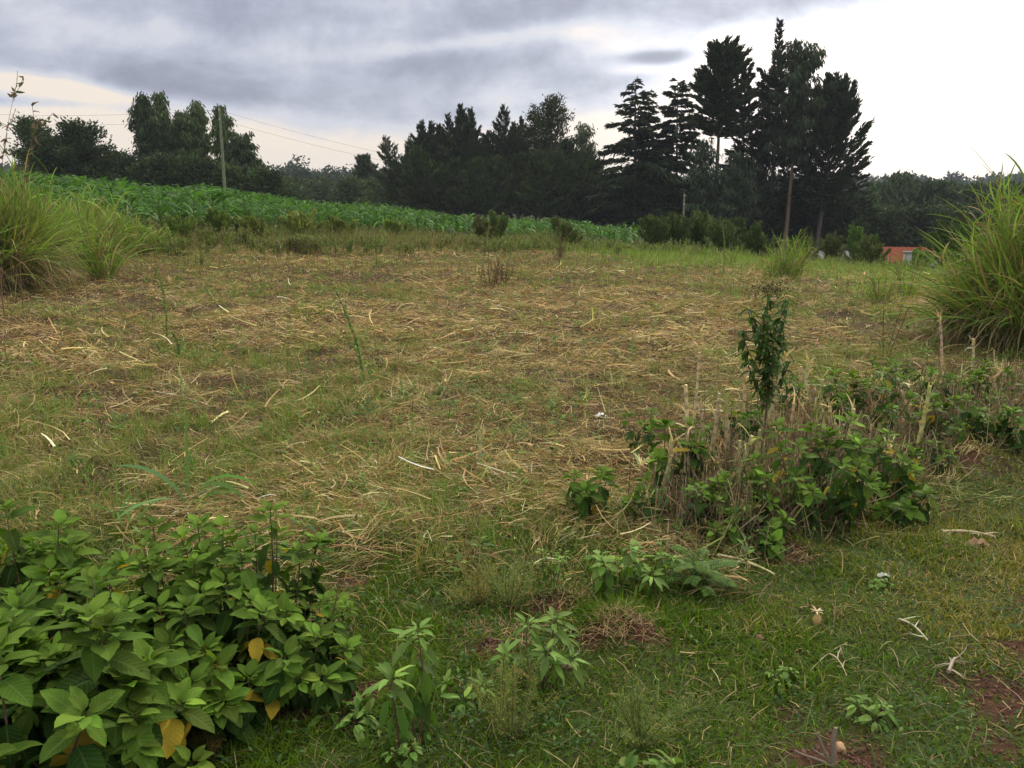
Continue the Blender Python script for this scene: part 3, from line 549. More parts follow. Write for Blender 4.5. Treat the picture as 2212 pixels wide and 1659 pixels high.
ORD = ['first', 'second', 'third', 'fourth', 'fifth', 'sixth', 'seventh', 'eighth', 'ninth', 'tenth', 'eleventh', 'twelfth', 'thirteenth', 'fourteenth', 'fifteenth', 'sixteenth', 'seventeenth']
def trees():
    # left group
    rnd = lambda t: math.sqrt(max(.02, 1 - (t * 1.02 - .25) ** 2 / 1.0)) if t > .0 else .6
    ball = lambda t: (math.sin(math.pi * min(1, .22 + t * .74))) ** .7
    bush(128, 272, 75, 'loose crowned grey green tree leaning left at the far left', R=2.1, name='broadleaf_tree', cat='tree', prof=ball, t0=.25, nb=60, nl=9000, clump=4, spread=.42, col=(.045, .075, .032), lean=(-1.6, 0), tr=.15)
    bush(185, 284, 73, 'dense rounded dark tree beside the leaning one at far left', R=2.3, name='broadleaf_tree', cat='tree', prof=ball, t0=.12, nb=80, nl=13000, clump=4, spread=.42, col=(.036, .060, .024), tr=.15)
    bush(95, 330, 80, 'low dark tree showing above the tall grass at far left', R=2.2, name='broadleaf_tree', cat='tree', prof=ball, nl=5000)
    for i, (px, yt, R, lb) in enumerate([(262, 342, 1.9, 'low spreading dark tree between the round tree and the eucalyptus clump'), (290, 350, 1.5, 'small dark bushy tree touching the left side of the eucalyptus clump'), (235, 352, 1.6, 'small dark tree tucked against the foot of the round tree')]):
        bush(px, yt, 76, lb, R=R, name='broadleaf_tree', cat='tree', nl=5000, col=(.045, .068, .024))
    col_ = lambda t: (.6 + .4 * math.sin(math.pi * min(1, .1 + t * .85))) * min(1, (1 - t) / .3 + .12)
    euc(329, 198, 78, 'tallest dense eucalyptus at the left end of the clump', R=0.99, prof=col_, nb=60, nl=7500, t0=.2, col=(.038, .062, .024))
    euc(366, 199, 80, 'eucalyptus with a narrow plume top, second from left in the clump', R=.85, prof=lambda t: .3 + 1.0 * (1 - t) ** .8, nb=48, nl=5500)
    euc(408, 238, 79, 'lighter green eucalyptus with the flat top in mid clump', R=1.05, prof=col_, col=(.06, .10, .032), nl=8000)
    euc(441, 213, 81, 'open crowned eucalyptus just left of the power pole', R=0.95, prof=col_, nb=44, nl=6500)
    euc(491, 222, 79, 'thin see-through eucalyptus rising right behind the power pole', R=0.85, prof=col_, nb=38, nl=4800)
    euc(533, 296, 77, 'short full eucalyptus at the right end of the clump', R=1.75, prof=lambda t: .35 + .85 * (1 - t) ** .7, t0=.1, nb=60, nl=9500, col=(.038, .062, .024))
    for i, (px, yt, R, c) in enumerate([(355, 352, 2.0, (.042, .066, .024)), (395, 362, 1.8, BUSH), (440, 360, 1.8, (.04, .062, .022)), (480, 372, 1.5, BUSH), (505, 380, 1.4, (.06, .09, .03)), (562, 378, 1.3, BUSH), (590, 385, 1.5, (.045, .07, .03)), (318, 372, 1.5, BUSH)]):
        bush(px, yt, 72, ['dark bush in front of the tallest eucalyptus trunk', 'green bush under the flat topped eucalyptus', 'dark bush left of the foot of the power pole', 'green bush right at the foot of the power pole', 'yellowish bush just right of the power pole foot', 'green bush below the short full eucalyptus', 'dark bush right of the short full eucalyptus', 'small green bush at the left foot of the eucalyptus clump'][i], R=R, col=c, group='understorey bushes beneath the eucalyptus clump', nl=4200)
    # distance between the clumps
    for i, px in enumerate(range(585, 880, 21)):
        yt = [383, 372, 384, 366, 380, 371, 388, 376, 384, 390, 372, 384, 370, 378, 388][i]
        euc(px, yt, 190 + 13 * (i % 3), ORD[i] + ' small hazy tree from the left on the skyline between the eucalyptus and cypress', R=3.0, prof=ball, t0=.3, ll=.6, lw=.32, spread=.8, nb=26, nl=1900, col=(.035, .055, .03), group='skyline trees in the gap', tr=.2)
    tree(792, 346, 120, 'spiky dark conifer standing up among the skyline trees', 'conifer', 'conifer_tree', R=1.7, t0=.45, prof=ball, elev=lambda t: .5 + .7 * t, droop=.2, nb=60, nl=4000, ll=.6, lw=.16, spread=.12)
    for i in range(17):
        px = 575 + i * 20; bush(px, 400 + (i * 37 % 22), 105 + (i * 53 % 25), ORD[i] + ' bush from the left in the thicket behind the middle of the maize', R=2.4, nl=3000, ll=.4, lw=.22, spread=.5, col=[(.05, .08, .03), (.038, .06, .026), (.062, .095, .035)][i % 3], group='thicket behind the middle of the maize')
    # cypress row
    row = [(868, 292, 1.9, 'feathery cypress leaning left at the left end of the dark row'), (893, 297, 1.7, 'small wispy cypress next to the leaning feathery one'),
           (917, 260, 2.0, 'first sharp cypress tip of the dark row'), (936, 262, 1.7, 'second sharp tip of the dark row, close to the first'), (951, 268, 1.6, 'third and lowest of the clustered sharp cypress tips'),
           (969, 246, 2.2, 'cypress with curled top just left of the twin tall tips'), (1002, 224, 2.4, 'left one of the twin tall cypress tips'), (1021, 232, 2.1, 'right one of the twin tall cypress tips'),
           (1048, 290, 2.2, 'lower cypress in the notch between the twin tips and the feather top'), (1085, 225, 2.7, 'cypress with the big feather shaped top in mid row'), (1106, 262, 2.1, 'cypress shouldering the feather topped one on its right'),
           (1122, 251, 1.9, 'thin cypress tip left of the round leafy crown'), (1225, 300, 2.3, 'dark cypress low on the right flank of the round crown'), (1270, 320, 2.4, 'last short cypress of the row before the layered conifer')]
    for i, (px, yt, R, lb) in enumerate(row):
        cyp(px, yt, 84 + (i * 7 % 6), lb, R=R * 1.4, seed=i, lean=((-1.3, 0) if i == 0 else (rng.normal(0, .15), 0)), ll=.34, lw=.085, col=[(.030, .050, .020), (.036, .056, .022), (.026, .042, .018)][i % 3], prof=lambda t: .03 + 1.2 * (1 - t) ** 1.0, nl=16000 if i > 1 else 4500, bark=(.2, .17, .13), t0=.13)
    for i, px in enumerate([905, 945, 985, 1030, 1070, 1120, 1165, 1210, 1250]):
        cyp(px, 330 + (i * 31 % 35), 80 + i % 3, ORD[i] + ' young cypress from the left at the foot of the dark row', R=2.3, nl=5500, group='young cypresses at the foot of the dark row', seed=i, prof=lambda t: .2 + .8 * (1 - t) ** .7, ll=.4, t0=.16, bark=(.22, .19, .15), tr=.09)
    euc(1190, 209, 86, 'tall broadleaf tree with a round leafy crown above the cypress row', R=2.7, prof=lambda t: .25 + .85 * (1 - t ** 2.2) ** .8, t0=.12, nb=80, nl=14000, mixd=(.5, .4, .5), col=(.048, .066, .024), spread=.4)
    euc(1157, 224, 87, 'slim leafy side crown on the left of the round crown', R=1.4, prof=col_, mixd=(.5, .4, .5), nl=5000, col=(.045, .062, .024))
    euc(1262, 266, 87, 'pale leafed thin tree at the right of the dark row', R=1.8, prof=ball, nl=5200, col=(.075, .10, .055), t0=.35)
    # layered conifers
    lay = dict(elev=lambda t: -.02 + .35 * t, droop=-.28, mixd=(.75, .75, -.12), nb=85, ll=.42, lw=.13, spread=.12)
    tree(1368, 160, 78, 'layered conifer with wide drooping tiers beside the dark row', 'conifer', 'conifer_tree', R=4.9, t0=.10, prof=lambda t: .04 + .96 * (1 - t) ** .9, nl=21000, wob=.3, col=(.024, .040, .018), tr=.22, **lay)
    tree(1397, 187, 80, 'slimmer second spire just right of the layered conifer tip', 'conifer', 'conifer_tree', R=2.8, t0=.2, prof=lambda t: .06 + .94 * (1 - t) ** .95, nl=9000, wob=.3, col=(.026, .043, .019), tr=.15, **lay)
    tree(1457, 165, 80, 'conifer with a bare lower trunk and a cone of drooping tiers', 'conifer', 'conifer_tree', R=2.6, t0=.46, prof=lambda t: .08 + .95 * (1 - t) ** .8, nl=9500, wob=.3, col=(.024, .038, .018), tr=.16, bark=(.13, .09, .07), **{**lay, 'nb': 60})
    # tall group
    up = dict(elev=lambda t: .0 + .8 * t, droop=.25, mixd=(.9, .5, .25), ll=.42, lw=.13)
    tree(1540, 106, 76, 'very tall cypress with a dense rounded crown on a long bare trunk', 'cypress', 'cypress_tree', R=2.5, t0=.58, prof=lambda t: .15 + .9 * math.sqrt(max(0, 1 - (abs(t - .35) / .66) ** 2.2)), nb=95, nl=13000, spread=.15, tr=.2, col=(.028, .046, .020), bark=(.14, .11, .09), lean=(.35, 0), **up)
    tree(1598, 126, 79, 'narrow ragged cypress squeezed between the tallest two trees', 'cypress', 'cypress_tree', R=1.6, t0=.45, prof=lambda t: .15 + .85 * (1 - t) ** .6, nb=60, nl=6500, tr=.16, col=(.026, .042, .019), wob=.35, **up)
    tree(1663, 34, 80, 'tallest tree ending in a thin crooked conifer spire', 'conifer', 'conifer_tree', R=2.1, t0=.40, prof=lambda t: (.03 + .55 * (1 - t)) if t > .60 else .30 + .7 * (1 - t) ** .8, nb=120, nl=9500, tr=.2, col=(.026, .042, .019), wob=.35, **up)
    euc(1700, 102, 77, 'tall drooping eucalyptus with a rounded shoulder right of the spire', R=2.6, prof=lambda t: .35 + .7 * math.sin(math.pi * min(1, .2 + t * .68)), t0=.50, nb=70, nl=11500, col=(.036, .056, .028), ll=.42, tr=.18, bark=(.20, .14, .10), lean=(.4, 0))
    euc(1590, 330, 74, 'lower drooping eucalyptus foliage hanging between the tall trunks', R=2.0, prof=ball, t0=.3, nl=3600, ll=.4, col=(.036, .056, .030))
    euc(1520, 300, 75, 'thin weeping eucalyptus under the tall rounded cypress', R=1.4, prof=ball, t0=.3, nl=2400, ll=.4, col=(.045, .07, .04))
    euc(1640, 300, 82, 'dark weeping tree behind the long bare trunk', R=1.7, prof=ball, t0=.3, nl=3300, ll=.4, col=(.030, .046, .022))
    tree(1768, 203, 78, 'broad cypress with upswept plume branches on a slanting trunk', 'cypress', 'cypress_tree', R=3.3, t0=.34, prof=lambda t: .30 + .80 * math.sin(math.pi * min(1, .2 + t * .70)), elev=lambda t: -.05 + 1.1 * t, droop=.5, mixd=(1.0, .35, .15), nb=110, nl=17000, ll=.42, lw=.12, spread=.11, wob=.14, tr=.2, col=(.024, .038, .017), bark=(.12, .10, .085), lean=(1.0, 0))
    for i, (px, yt, R, lb) in enumerate([(1700, 355, 2.6, 'short cypress in front of the slanting trunk on its left'), (1742, 372, 2.4, 'short drooping cypress right at the slanting trunk'), (1800, 372, 2.8, 'drooping low cypress below the broad plumed cypress'), (1845, 368, 2.6, 'rightmost drooping low cypress beside the far wood'), (1655, 385, 2.2, 'dark low cypress behind the long bare trunk'), (1560, 395, 2.2, 'low dark cypress beneath the tall rounded cypress')]):
        cyp(px, yt, 81 + i, lb, R=R, elev=lambda t: .1 + .5 * t, droop=-.35, nl=7500, prof=lambda t: .2 + .85 * (1 - t) ** .7, col=(.030, .046, .020), t0=.05)
    for i, (px, yt, R, c) in enumerate([(1340, 400, 2.5, (.035, .055, .022)), (1400, 385, 2.4, (.04, .062, .026)), (1435, 395, 2.4, (.04, .06, .028)), (1480, 405, 2.2, (.035, .05, .022)), (1510, 400, 2.2, (.04, .06, .024)), (1545, 420, 2.0, (.045, .07, .028)), (1600, 410, 2.2, (.035, .055, .024)), (1640, 420, 2.2, (.04, .06, .026)), (1685, 430, 2.0, (.035, .055, .024)), (1730, 430, 2.2, (.035, .055, .024)), (1780, 440, 2.2, (.035, .055, .024)), (1830, 440, 2.2, (.035, .055, .024)), (1300, 410, 2.2, (.035, .055, .024))]):
        bush(px, yt, 83 - i % 4, ['scrubby tree behind the layered conifer', 'scrubby tree filling the gap right of the layered conifer', 'greyish scrub tree left of the bare trunked conifer', 'scrubby tree right of the bare trunked conifer', 'scrub left of the trunk of the tall rounded cypress', 'lighter scrub right of the trunk of the tall rounded cypress', 'scrub between the tall rounded cypress and the long bare trunk', 'scrub just left of the long bare trunk', 'scrub just right of the long bare trunk', 'scrub left of the slanting trunk', 'scrub right of the slanting trunk', 'scrub at the right end below the plumed cypress', 'scrub at the left foot of the layered conifer'][i], R=R, nl=5500, col=c, ll=.3, lw=.16, spread=.4, group='scrub at the foot of the tall trees')
    # wood on the right, below the skyline
    wood = [(1895, 400, 100, 2.2, (.05, .08, .035)), (1940, 378, 105, 2.5, (.062, .09, .045)), (1985, 392, 110, 2.6, (.045, .07, .032)), (2030, 395, 104, 2.8, (.045, .07, .035)), (2075, 402, 112, 2.8, (.05, .08, .04)), (2115, 400, 106, 2.8, (.04, .065, .03)), (2160, 398, 110, 3.0, (.045, .07, .035)), (2205, 405, 104, 3.0, (.04, .065, .03)), (2260, 400, 110, 3.2, (.04, .065, .03)), (2320, 405, 106, 3.2, (.04, .065, .03)), (1870, 420, 96, 2.2, (.04, .065, .03))]
    for i, (px, yt, d, R, c) in enumerate(wood):
        euc(px, yt, d, (ORD[i + 1] if i < 10 else 'first') + ' tall tree from the left in the wood on the right', R=R, prof=ball, t0=.15, nb=55, nl=7500, ll=.5, lw=.2, spread=.6, col=c, group='trees of the wood on the right')
    for i in range(12):
        px = 1850 + i * 36; bush(px, 440 + (i * 29 % 30), 86 + (i * 5 % 9), ORD[i] + ' bush from the left at the lower edge of the right hand wood', R=2.4, nl=4500, ll=.35, lw=.18, spread=.45, col=[(.045, .07, .03), (.035, .055, .024), (.055, .085, .035)][i % 3], group='bushes at the edge of the wood on the right')
trees()

# far-off wooded hills: one mass
def far_wood():
    mb = MB(); r_ = np.random.default_rng(5)
    def blobs(px0, px1, n, d0, d1, h0, h1):
        for i in range(n):
            px = r_.uniform(px0, px1); d = r_.uniform(d0, d1); g = gp(px, d); h = r_.uniform(h0, h1); R = h * r_.uniform(.22, .42); m = 260
            v = norm(r_.normal(0, 1, (m, 3))) * r_.uniform(.6, 1.05, (m, 1)); c = g + [0, 0, h * .62]; p = c + v * [R, R, h * .42]
            s = d * .0022; D = norm(r_.normal(0, 1, (m, 3))); S = norm(np.cross(D, r_.normal(0, 1, (m, 3)))); PP = p[:, None] + D[:, None] * (np.array([0, .5, 1.])[None, :, None] * s * 1.6)
            ribbons(mb, PP, np.full((m, 1), s) * np.array([.5, 1, .3]), S, cvar(np.array([.036, .056, .034]) * r_.uniform(.75, 1.3), m, .15, .05, r_))
            ribbons(mb, np.stack([g, g + [0, 0, h * .3], g + [0, 0, h * .7]])[None], np.array([[.5, .4, .3]]), np.array([[1., 0, 0]]), np.array([[.08, .07, .06]]))
    blobs(-500, 700, 90, 260, 420, 8, 12); blobs(560, 1500, 150, 240, 420, 9, 14); blobs(1350, 2900, 330, 150, 400, 6, 11); blobs(1350, 2900, 260, 420, 540, 8, 15)
    tag(mb.build('far_wood', M_NEEDLE), 'dark wooded hills along the horizon with treetops against the sky', 'woodland', kind='stuff')
far_wood()

# ------------------------------------------------------------------ bushes at the far field edge
def edge_bushes():
    G = (.075, .105, .045)
    L_ = [(1070, 454, 28.5, .45, 'tall narrow bush standing up in front of the maize', (.10, .14, .055)), (1038, 482, 27.5, .55, 'brownish low bush just left of the tall narrow bush', (.11, .12, .055)), (1205, 478, 28.5, .42, 'slim olive bush before the maize, right of the tall narrow one', (.10, .13, .055)), (1226, 492, 26.5, .4, 'short olive weed bush in front of the slim one', (.12, .15, .06)),
          (470, 468, 24.5, .8, 'dense dark round weed bush below the maize on the left', (.065, .095, .035)), (545, 478, 25, .6, 'greyish weed bush right of the dark round one', (.10, .12, .05)), (640, 478, 25.5, .8, 'wide olive weed bush at the edge of the crop', (.12, .14, .055)), (735, 484, 26, .7, 'low olive weed bush at mid left of the crop edge', (.10, .12, .05)), (850, 496, 27, .6, 'small olive weed bush before the middle of the maize', (.11, .15, .05)), (380, 478, 24, .6, 'small green weed bush below the left maize', (.09, .13, .045)),
          (1410, 488, 31, .9, 'grey green bush at the right end of the maize', G), (1455, 484, 32, 1.0, 'second grey green bush beyond the right end of the maize', (.065, .095, .04)), (1510, 478, 33, 1.2, 'tall grey green bush in the middle of the right hand thicket', G), (1560, 488, 31, .9, 'pale speckled bush in the right hand thicket', (.085, .115, .05)), (1600, 482, 32, 1.0, 'darker bush at the right end of the thicket under the tall trees', (.055, .085, .035)), (1640, 492, 30, .7, 'small dark bush by the base of the long bare trunk', (.06, .09, .035)),
          (1856, 484, 42, 1.1, 'bright green rounded tree sapling left of the red roof', (.085, .15, .04)), (1900, 492, 44, .6, 'small bright bush between the sapling and the red roof', (.075, .13, .035)), (1800, 515, 36, .9, 'twiggy olive bush left of the bright sapling', (.09, .11, .05)), (1885, 520, 31, .7, 'dry tipped bush right in front of the bright sapling', (.11, .14, .055)), (2045, 484, 34, 1.3, 'dark rounded bush right of the red roof', (.055, .095, .03)), (2110, 490, 34, 1.2, 'dark bush half hidden behind the tall grass on the right', (.05, .085, .03)), (1995, 560, 25, .4, 'low green weed clump in front of the grey wall', (.12, .18, .06)), (1740, 520, 34, .7, 'low olive bush behind the arching grass clump', (.08, .11, .045))]
    for (px, yt, d, R, lb, c) in L_:
        g_ = gp(px, d); Hh = at(px, yt, d)[2] - g_[2]
        bush(px, yt, d, lb, H=max(.2, Hh * (.58 if px < 1000 else .75)), R=R * (1.0 if px > 1000 else .8), col=np.array(c) * ([1.7, 1.75, 1.2] if px < 1000 else [1.15, 1.15, 1.0]), ll=.10, lw=.035, spread=.13, tr=.02, nb=40, nl=int(2600 + 2600 * R), clump=0, t0=.02, wob=.5, mixd=(1.0, .3, .4), bark=(.14, .11, .07), elev=lambda t: .6 + .6 * t, droop=.35, prof=lambda t: .9 - .55 * t)
edge_bushes()
def edge_weeds():
    mb = MB(); ms = MB(); m = 1500; a = np.radians(rng.uniform(-34, 30, m)); d = np.interp(np.degrees(a), [-34, -10, 8, 30], [22.5, 24, 27, 30]) + rng.normal(0, 1.6, m); x, y = d * np.sin(a), d * np.cos(a)
    k = rng.random(m) < np.clip((fbm(x, y, .7, 3, 31.) - .35) * 4, .1, 1); x, y = x[k], y[k]; m = len(x); h = rng.uniform(.15, .48, m) * (.5 + fbm(x, y, .6, 2, 3.)); per = 5
    cx, cy, ch = np.repeat(x, per), np.repeat(y, per), np.repeat(h, per) * rng.uniform(.6, 1.1, m * per); n = len(cx)
    P, S = paths(P3(cx + rng.normal(0, .08, n), cy + rng.normal(0, .08, n)), rng.uniform(0, TAU, n), rng.normal(1.35, .15, n), ch, 5, 0, rng.normal(0, .2, n)); tubes(ms, P, np.full((n, 5), .006), pick([(.16, .12, .07), (.16, .17, .07)], n), 3)
    q = n * 34; i = rng.integers(0, n, q); u = rng.beta(2, 1.3, q) * 3.99; i0 = u.astype(int); f = (u - i0)[:, None]; pt = P[i, i0] * (1 - f) + P[i, i0 + 1] * f; T = fbm(pt[:, 0], pt[:, 1], .5, 3, 9.)[:, None]
    K = np.where(rng.random((q, 1)) < T * 1.15, [.17, .25, .055], [.22, .20, .08]) * np.exp(rng.normal(0, .2, (q, 1)))
    az_ = rng.uniform(0, TAU, q); blades(mb, pt, az_, rng.normal(.7, .4, q), rng.uniform(.04, .11, q), np.full(q, .018), K, 3, 0, -rng.random(q))
    tag(ms.build('weed_stalks', M_CANE), 'stalks of the weeds between the straw and the maize', 'weeds', kind='stuff'); tag(mb.build('edge_weeds', M_LEAF2), 'band of fuzzy olive and brown weeds between the straw and the maize', 'weeds', kind='stuff')
edge_weeds()

# ------------------------------------------------------------------ power line
def box(mb, c, s, K):
    x, y, z = np.array(s) / 2; V = np.array([[i, j, k] for i in (-x, x) for j in (-y, y) for k in (-z, z)]) + c
    mb.add(V, [[0, 1, 3, 2], [4, 6, 7, 5], [0, 4, 5, 1], [2, 3, 7, 6], [0, 2, 6, 4], [1, 5, 7, 3]], np.array(K))
def power():
    def pole(px, yt, d, lb, r_):
        b = gp(px, d); top = at(px, yt, d); e = empty('power_pole', b, lb, 'power pole'); H = top[2] - b[2]; mb = MB()
        tt = np.linspace(0, 1, 6); tubes(mb, np.stack([0 * tt, 0 * tt, tt * H - .3 * (tt == 0)], -1), r_ * (1 - .3 * tt), np.array([.20, .22, .13]), 8); mb.build('post', M_WOOD, e, True)
        for z in (.15, .75):
            mb = MB(); tubes(mb, [[0, -r_ - .02, H - z - .06], [0, -r_ - .02, H - z], [0, -r_ - .02, H - z + .08]], [.035, .05, .025], np.array([.5, .48, .45]), 6); mb.build('insulator', M_PLAIN, e)
        return b, np.array([b[0], b[1] - r_ - .02, top[2]])
    b1, t1 = pole(487, 233, 64, 'pale green wooden power pole rising above the maize', .115)
    b2, t2 = pole(1478, 418, 66, 'thin distant power pole half hidden at the foot of the conifers', .09)
    tl = at(-420, 214, 70); tl = np.array([tl[0], tl[1], tl[2]])
    W = []
    for z in (.15, .75):
        for (p, q, sag, lb) in [(tl, t1, .55, 'left of the pole'), (t1, t2, 1.0, 'right of the pole')]:
            a = p - [0, 0, z]; c = q - [0, 0, z if q is t1 else z * .5]; t = np.linspace(0, 1, 60)[:, None]; P = a * (1 - t) + c * t; P[:, 2] -= (4 * sag * t * (1 - t))[:, 0]
            mb = MB(); tubes(mb, P, np.full(60, .0055), np.array([.05, .05, .055]), 4)
            tag(mb.build('power_line', M_PLAIN, loc=P[0]), ('upper' if z < .3 else 'lower') + ' thin overhead wire running to the ' + lb, 'wire'); W.append(P)
    low = W[2]
    for px, lb in ((135, 'tiny bird perched on the lower wire, leftmost of three'), (186, 'tiny bird perched on the lower wire, middle of three'), (254, 'tiny bird perched on the lower wire, rightmost of three')):
        k = np.argmin(np.abs(1106 + F * low[:, 0] / low[:, 1] * 1.0 / math.cos(0) * .985 - px)); p = low[k]; mb = MB()
        t = np.linspace(0, 1, 7); tubes(mb, np.stack([p[0] - .12 + .26 * t, p[1] + 0 * t, p[2] + .02 + .12 * np.sin(t * 1.7)], -1), np.array([.008, .014, .035, .055, .045, .035, .008]) * 1.1, np.array([.03, .03, .03]), 6)
        tubes(mb, [[p[0] + .12, p[1], p[2] + .15], [p[0] + .19, p[1], p[2] + .15]], [.012, .002], np.array([.03, .03, .03]), 4)
        mb.build('bird', M_PLAIN, loc=p); tag(bpy.context.scene.collection.objects[-1], lb, 'bird')
power()

# ------------------------------------------------------------------ houses
def house(px, ytop, d, Wd, Dp, hw, hr, lb, wall, roof, rot, name='house'):
    b = gp(px, d); top = at(px, ytop, d)[2]; z0 = min(top - hw - hr, b[2]); hw = top - hr - z0
    e = empty(name, (b[0], b[1], z0), lb, 'house'); e.rotation_euler = (0, 0, rot); w2, d2 = Wd / 2, Dp / 2
    mb = MB(); box(mb, (0, 0, hw / 2), (Wd, Dp, hw), wall)
    for s in (-1, 1): mb.add([[s * w2, -d2, hw], [s * w2, d2, hw], [s * w2, 0, hw + hr - .02], [s * w2, 0, hw + hr - .021]], [[0, 1, 2, 3]], np.array(wall))
    mb.build('wall', M_PLAIN, e)
    mb = MB(); o = .35; n = int(Wd / .25); xs = np.linspace(-w2 - o, w2 + o, n * 2 + 1); zc = np.where(np.arange(len(xs)) % 2, .012, 0.)
    sl = hr / d2
    for s in (-1, 1):
        A = np.stack([xs, 0 * xs, hw + hr + .03 + zc], -1); B = np.stack([xs, 0 * xs + s * (d2 + o), hw - o * sl + .03 + zc], -1); V = np.stack([A, B], 1); i = np.arange(len(xs) - 1) * 2
        mb.add(V, np.stack([i, i + 1, i + 3, i + 2], -1), np.array(roof))
    mb.build('roof', M_PLAIN, e)
    for k in (-.25, .25):
        mb = MB(); box(mb, (Wd * k, -d2 - .02, hw * .6), (.9, .06, .9), (.05, .06, .07)); f = mb.build('window', M_PLAIN, e)
        mb = MB(); box(mb, (Wd * k, -d2 - .03, hw * .6 - .5), (1.1, .12, .08), (.4, .4, .38)); mb.build('sill', M_PLAIN, f)
    mb = MB(); box(mb, (0, -d2 - .02, min(1.0, hw * .45)), (.9, .06, min(2.0, hw * .88)), (.12, .07, .04)); mb.build('door', M_PLAIN, e)
house(1956, 535, 60, 3.0, 3.6, 2.3, .9, 'house with orange red sheet roof half hidden by bushes', (.20, .19, .17), (.22, .052, .030), RAD(-14))
house(1806, 543, 62, 2.2, 3.0, 2.1, .35, 'low shed with a pale grey roof left of the red roof', (.13, .13, .12), (.17, .17, .17), RAD(-8), 'shed')
house(1912, 509, 95, 2.0, 2.5, 2.2, .3, 'tiny white walled house among the trees above the red roof', (.75, .75, .74), (.6, .6, .62), RAD(-10))
b = gp(2015, 56); e_ = at(2020, 552, 56)[2]; mb = MB(); box(mb, (0, 0, (e_ - b[2]) / 2), (2.6, .2, e_ - b[2] + .3), (.36, .36, .37)); box(mb, (0, 0, e_ - b[2] + .19), (2.7, .3, .08), (.4, .4, .4))
tag(mb.build('boundary_wall', M_PLAIN), 'low grey concrete wall right of the red roofed house', 'wall').location = b

# ------------------------------------------------------------------ big tussocks (napier grass)
NG = [(.19, .30, .05), (.14, .23, .04), (.26, .34, .08), (.36, .28, .12)]
def tussock(p, H, R, n, label, ndry=.3, wl=.028, lean=None, group=None, cat='grass clump', name='tall_grass_clump', dry_len=.6, pal=None, fine=None, inner=.55):
    e = empty(name, p, label, cat, group); mb = MB()
    a = rng.uniform(0, TAU, n); rr_ = R * np.sqrt(rng.random(n)) * inner; ox, oy = np.cos(a) * rr_, np.sin(a) * rr_
    base = np.stack([ox, oy, zt(p[0] + ox, p[1] + oy) - p[2]], -1)
    az_ = a + rng.normal(0, .8, n); lift = rng.random(n) ** 1.3 * H * .55
    el0 = np.clip(rng.normal(1.32, .15, n) - .35 * rr_ / R, .5, 1.7); Ln = H * rng.uniform(.35, .85, n)
    # culms
    nc = max(8, n // 9); ac = rng.uniform(0, TAU, nc); rc = R * .5 * np.sqrt(rng.random(nc)); cb = np.stack([np.cos(ac) * rc, np.sin(ac) * rc, zt(p[0] + np.cos(ac) * rc, p[1] + np.sin(ac) * rc) - p[2]], -1)
    Pc, Sc = paths(cb, ac, rng.normal(1.44, .08, nc), H * rng.uniform(.45, .85, nc), 5, 0, rng.normal(-.2, .15, nc))
    m2 = MB(); tubes(m2, Pc, np.full((nc, 5), .006) * np.linspace(1.2, .5, 5), pick([(.30, .24, .11), (.18, .20, .07)], nc), 4); m2.build('stems', M_CANE, e)
    ci = rng.integers(0, nc, n); u = rng.random(n); fi = u * 3.99; i0 = fi.astype(int); f = (fi - i0)[:, None]; start = Pc[ci, i0] * (1 - f) + Pc[ci, i0 + 1] * f
    use = rng.random(n) < .6; pos = np.where(use[:, None], start, base); Ln = np.where(use, Ln * (.85 - .45 * u), Ln)
    K = pick(pal or NG, n, [.38, .3, .22, .10], .22)
    blades(mb, pos, az_, el0, Ln, wl * rng.uniform(.6, 1.2, n), K, 8, rng.normal(0, .4, n), -rng.uniform(.1, 1.5, n) * (1 + .8 * (rng.random(n) < .15)), rng.normal(0, .5, n), lambda t: np.clip((.5 + 1.6 * t) * (1 - t) ** .7, .03, 1)); mb.build('green_blades', M_GRASS, e)
    nd_ = int(n * ndry)
    if nd_:
        mb = MB(); a = rng.uniform(0, TAU, nd_); rr_ = R * rng.uniform(.2, .65, nd_); ox, oy = np.cos(a) * rr_, np.sin(a) * rr_
        pos = np.stack([ox, oy, zt(p[0] + ox, p[1] + oy) - p[2] + rng.uniform(0, H * .3, nd_)], -1)
        blades(mb, pos, a + rng.normal(0, .5, nd_), rng.normal(.9, .4, nd_), H * dry_len * rng.uniform(.3, 1, nd_), wl * .7 * rng.uniform(.4, 1, nd_), pick([(.36, .27, .14), (.22, .15, .08), (.15, .11, .06), (.45, .36, .2)], nd_), 7, rng.normal(0, .5, nd_), -rng.uniform(1.2, 3.0, nd_), rng.normal(0, .6, nd_)); mb.build('dry_blades', M_STRAW, e)
    return e
def hat(px, py_base, py_top):          # ground point and height so that it spans base..top in the photo
    g = ground(px, py_base); d = math.hypot(g[0], g[1]); return g, at(px, py_top, d)[2] - g[2]
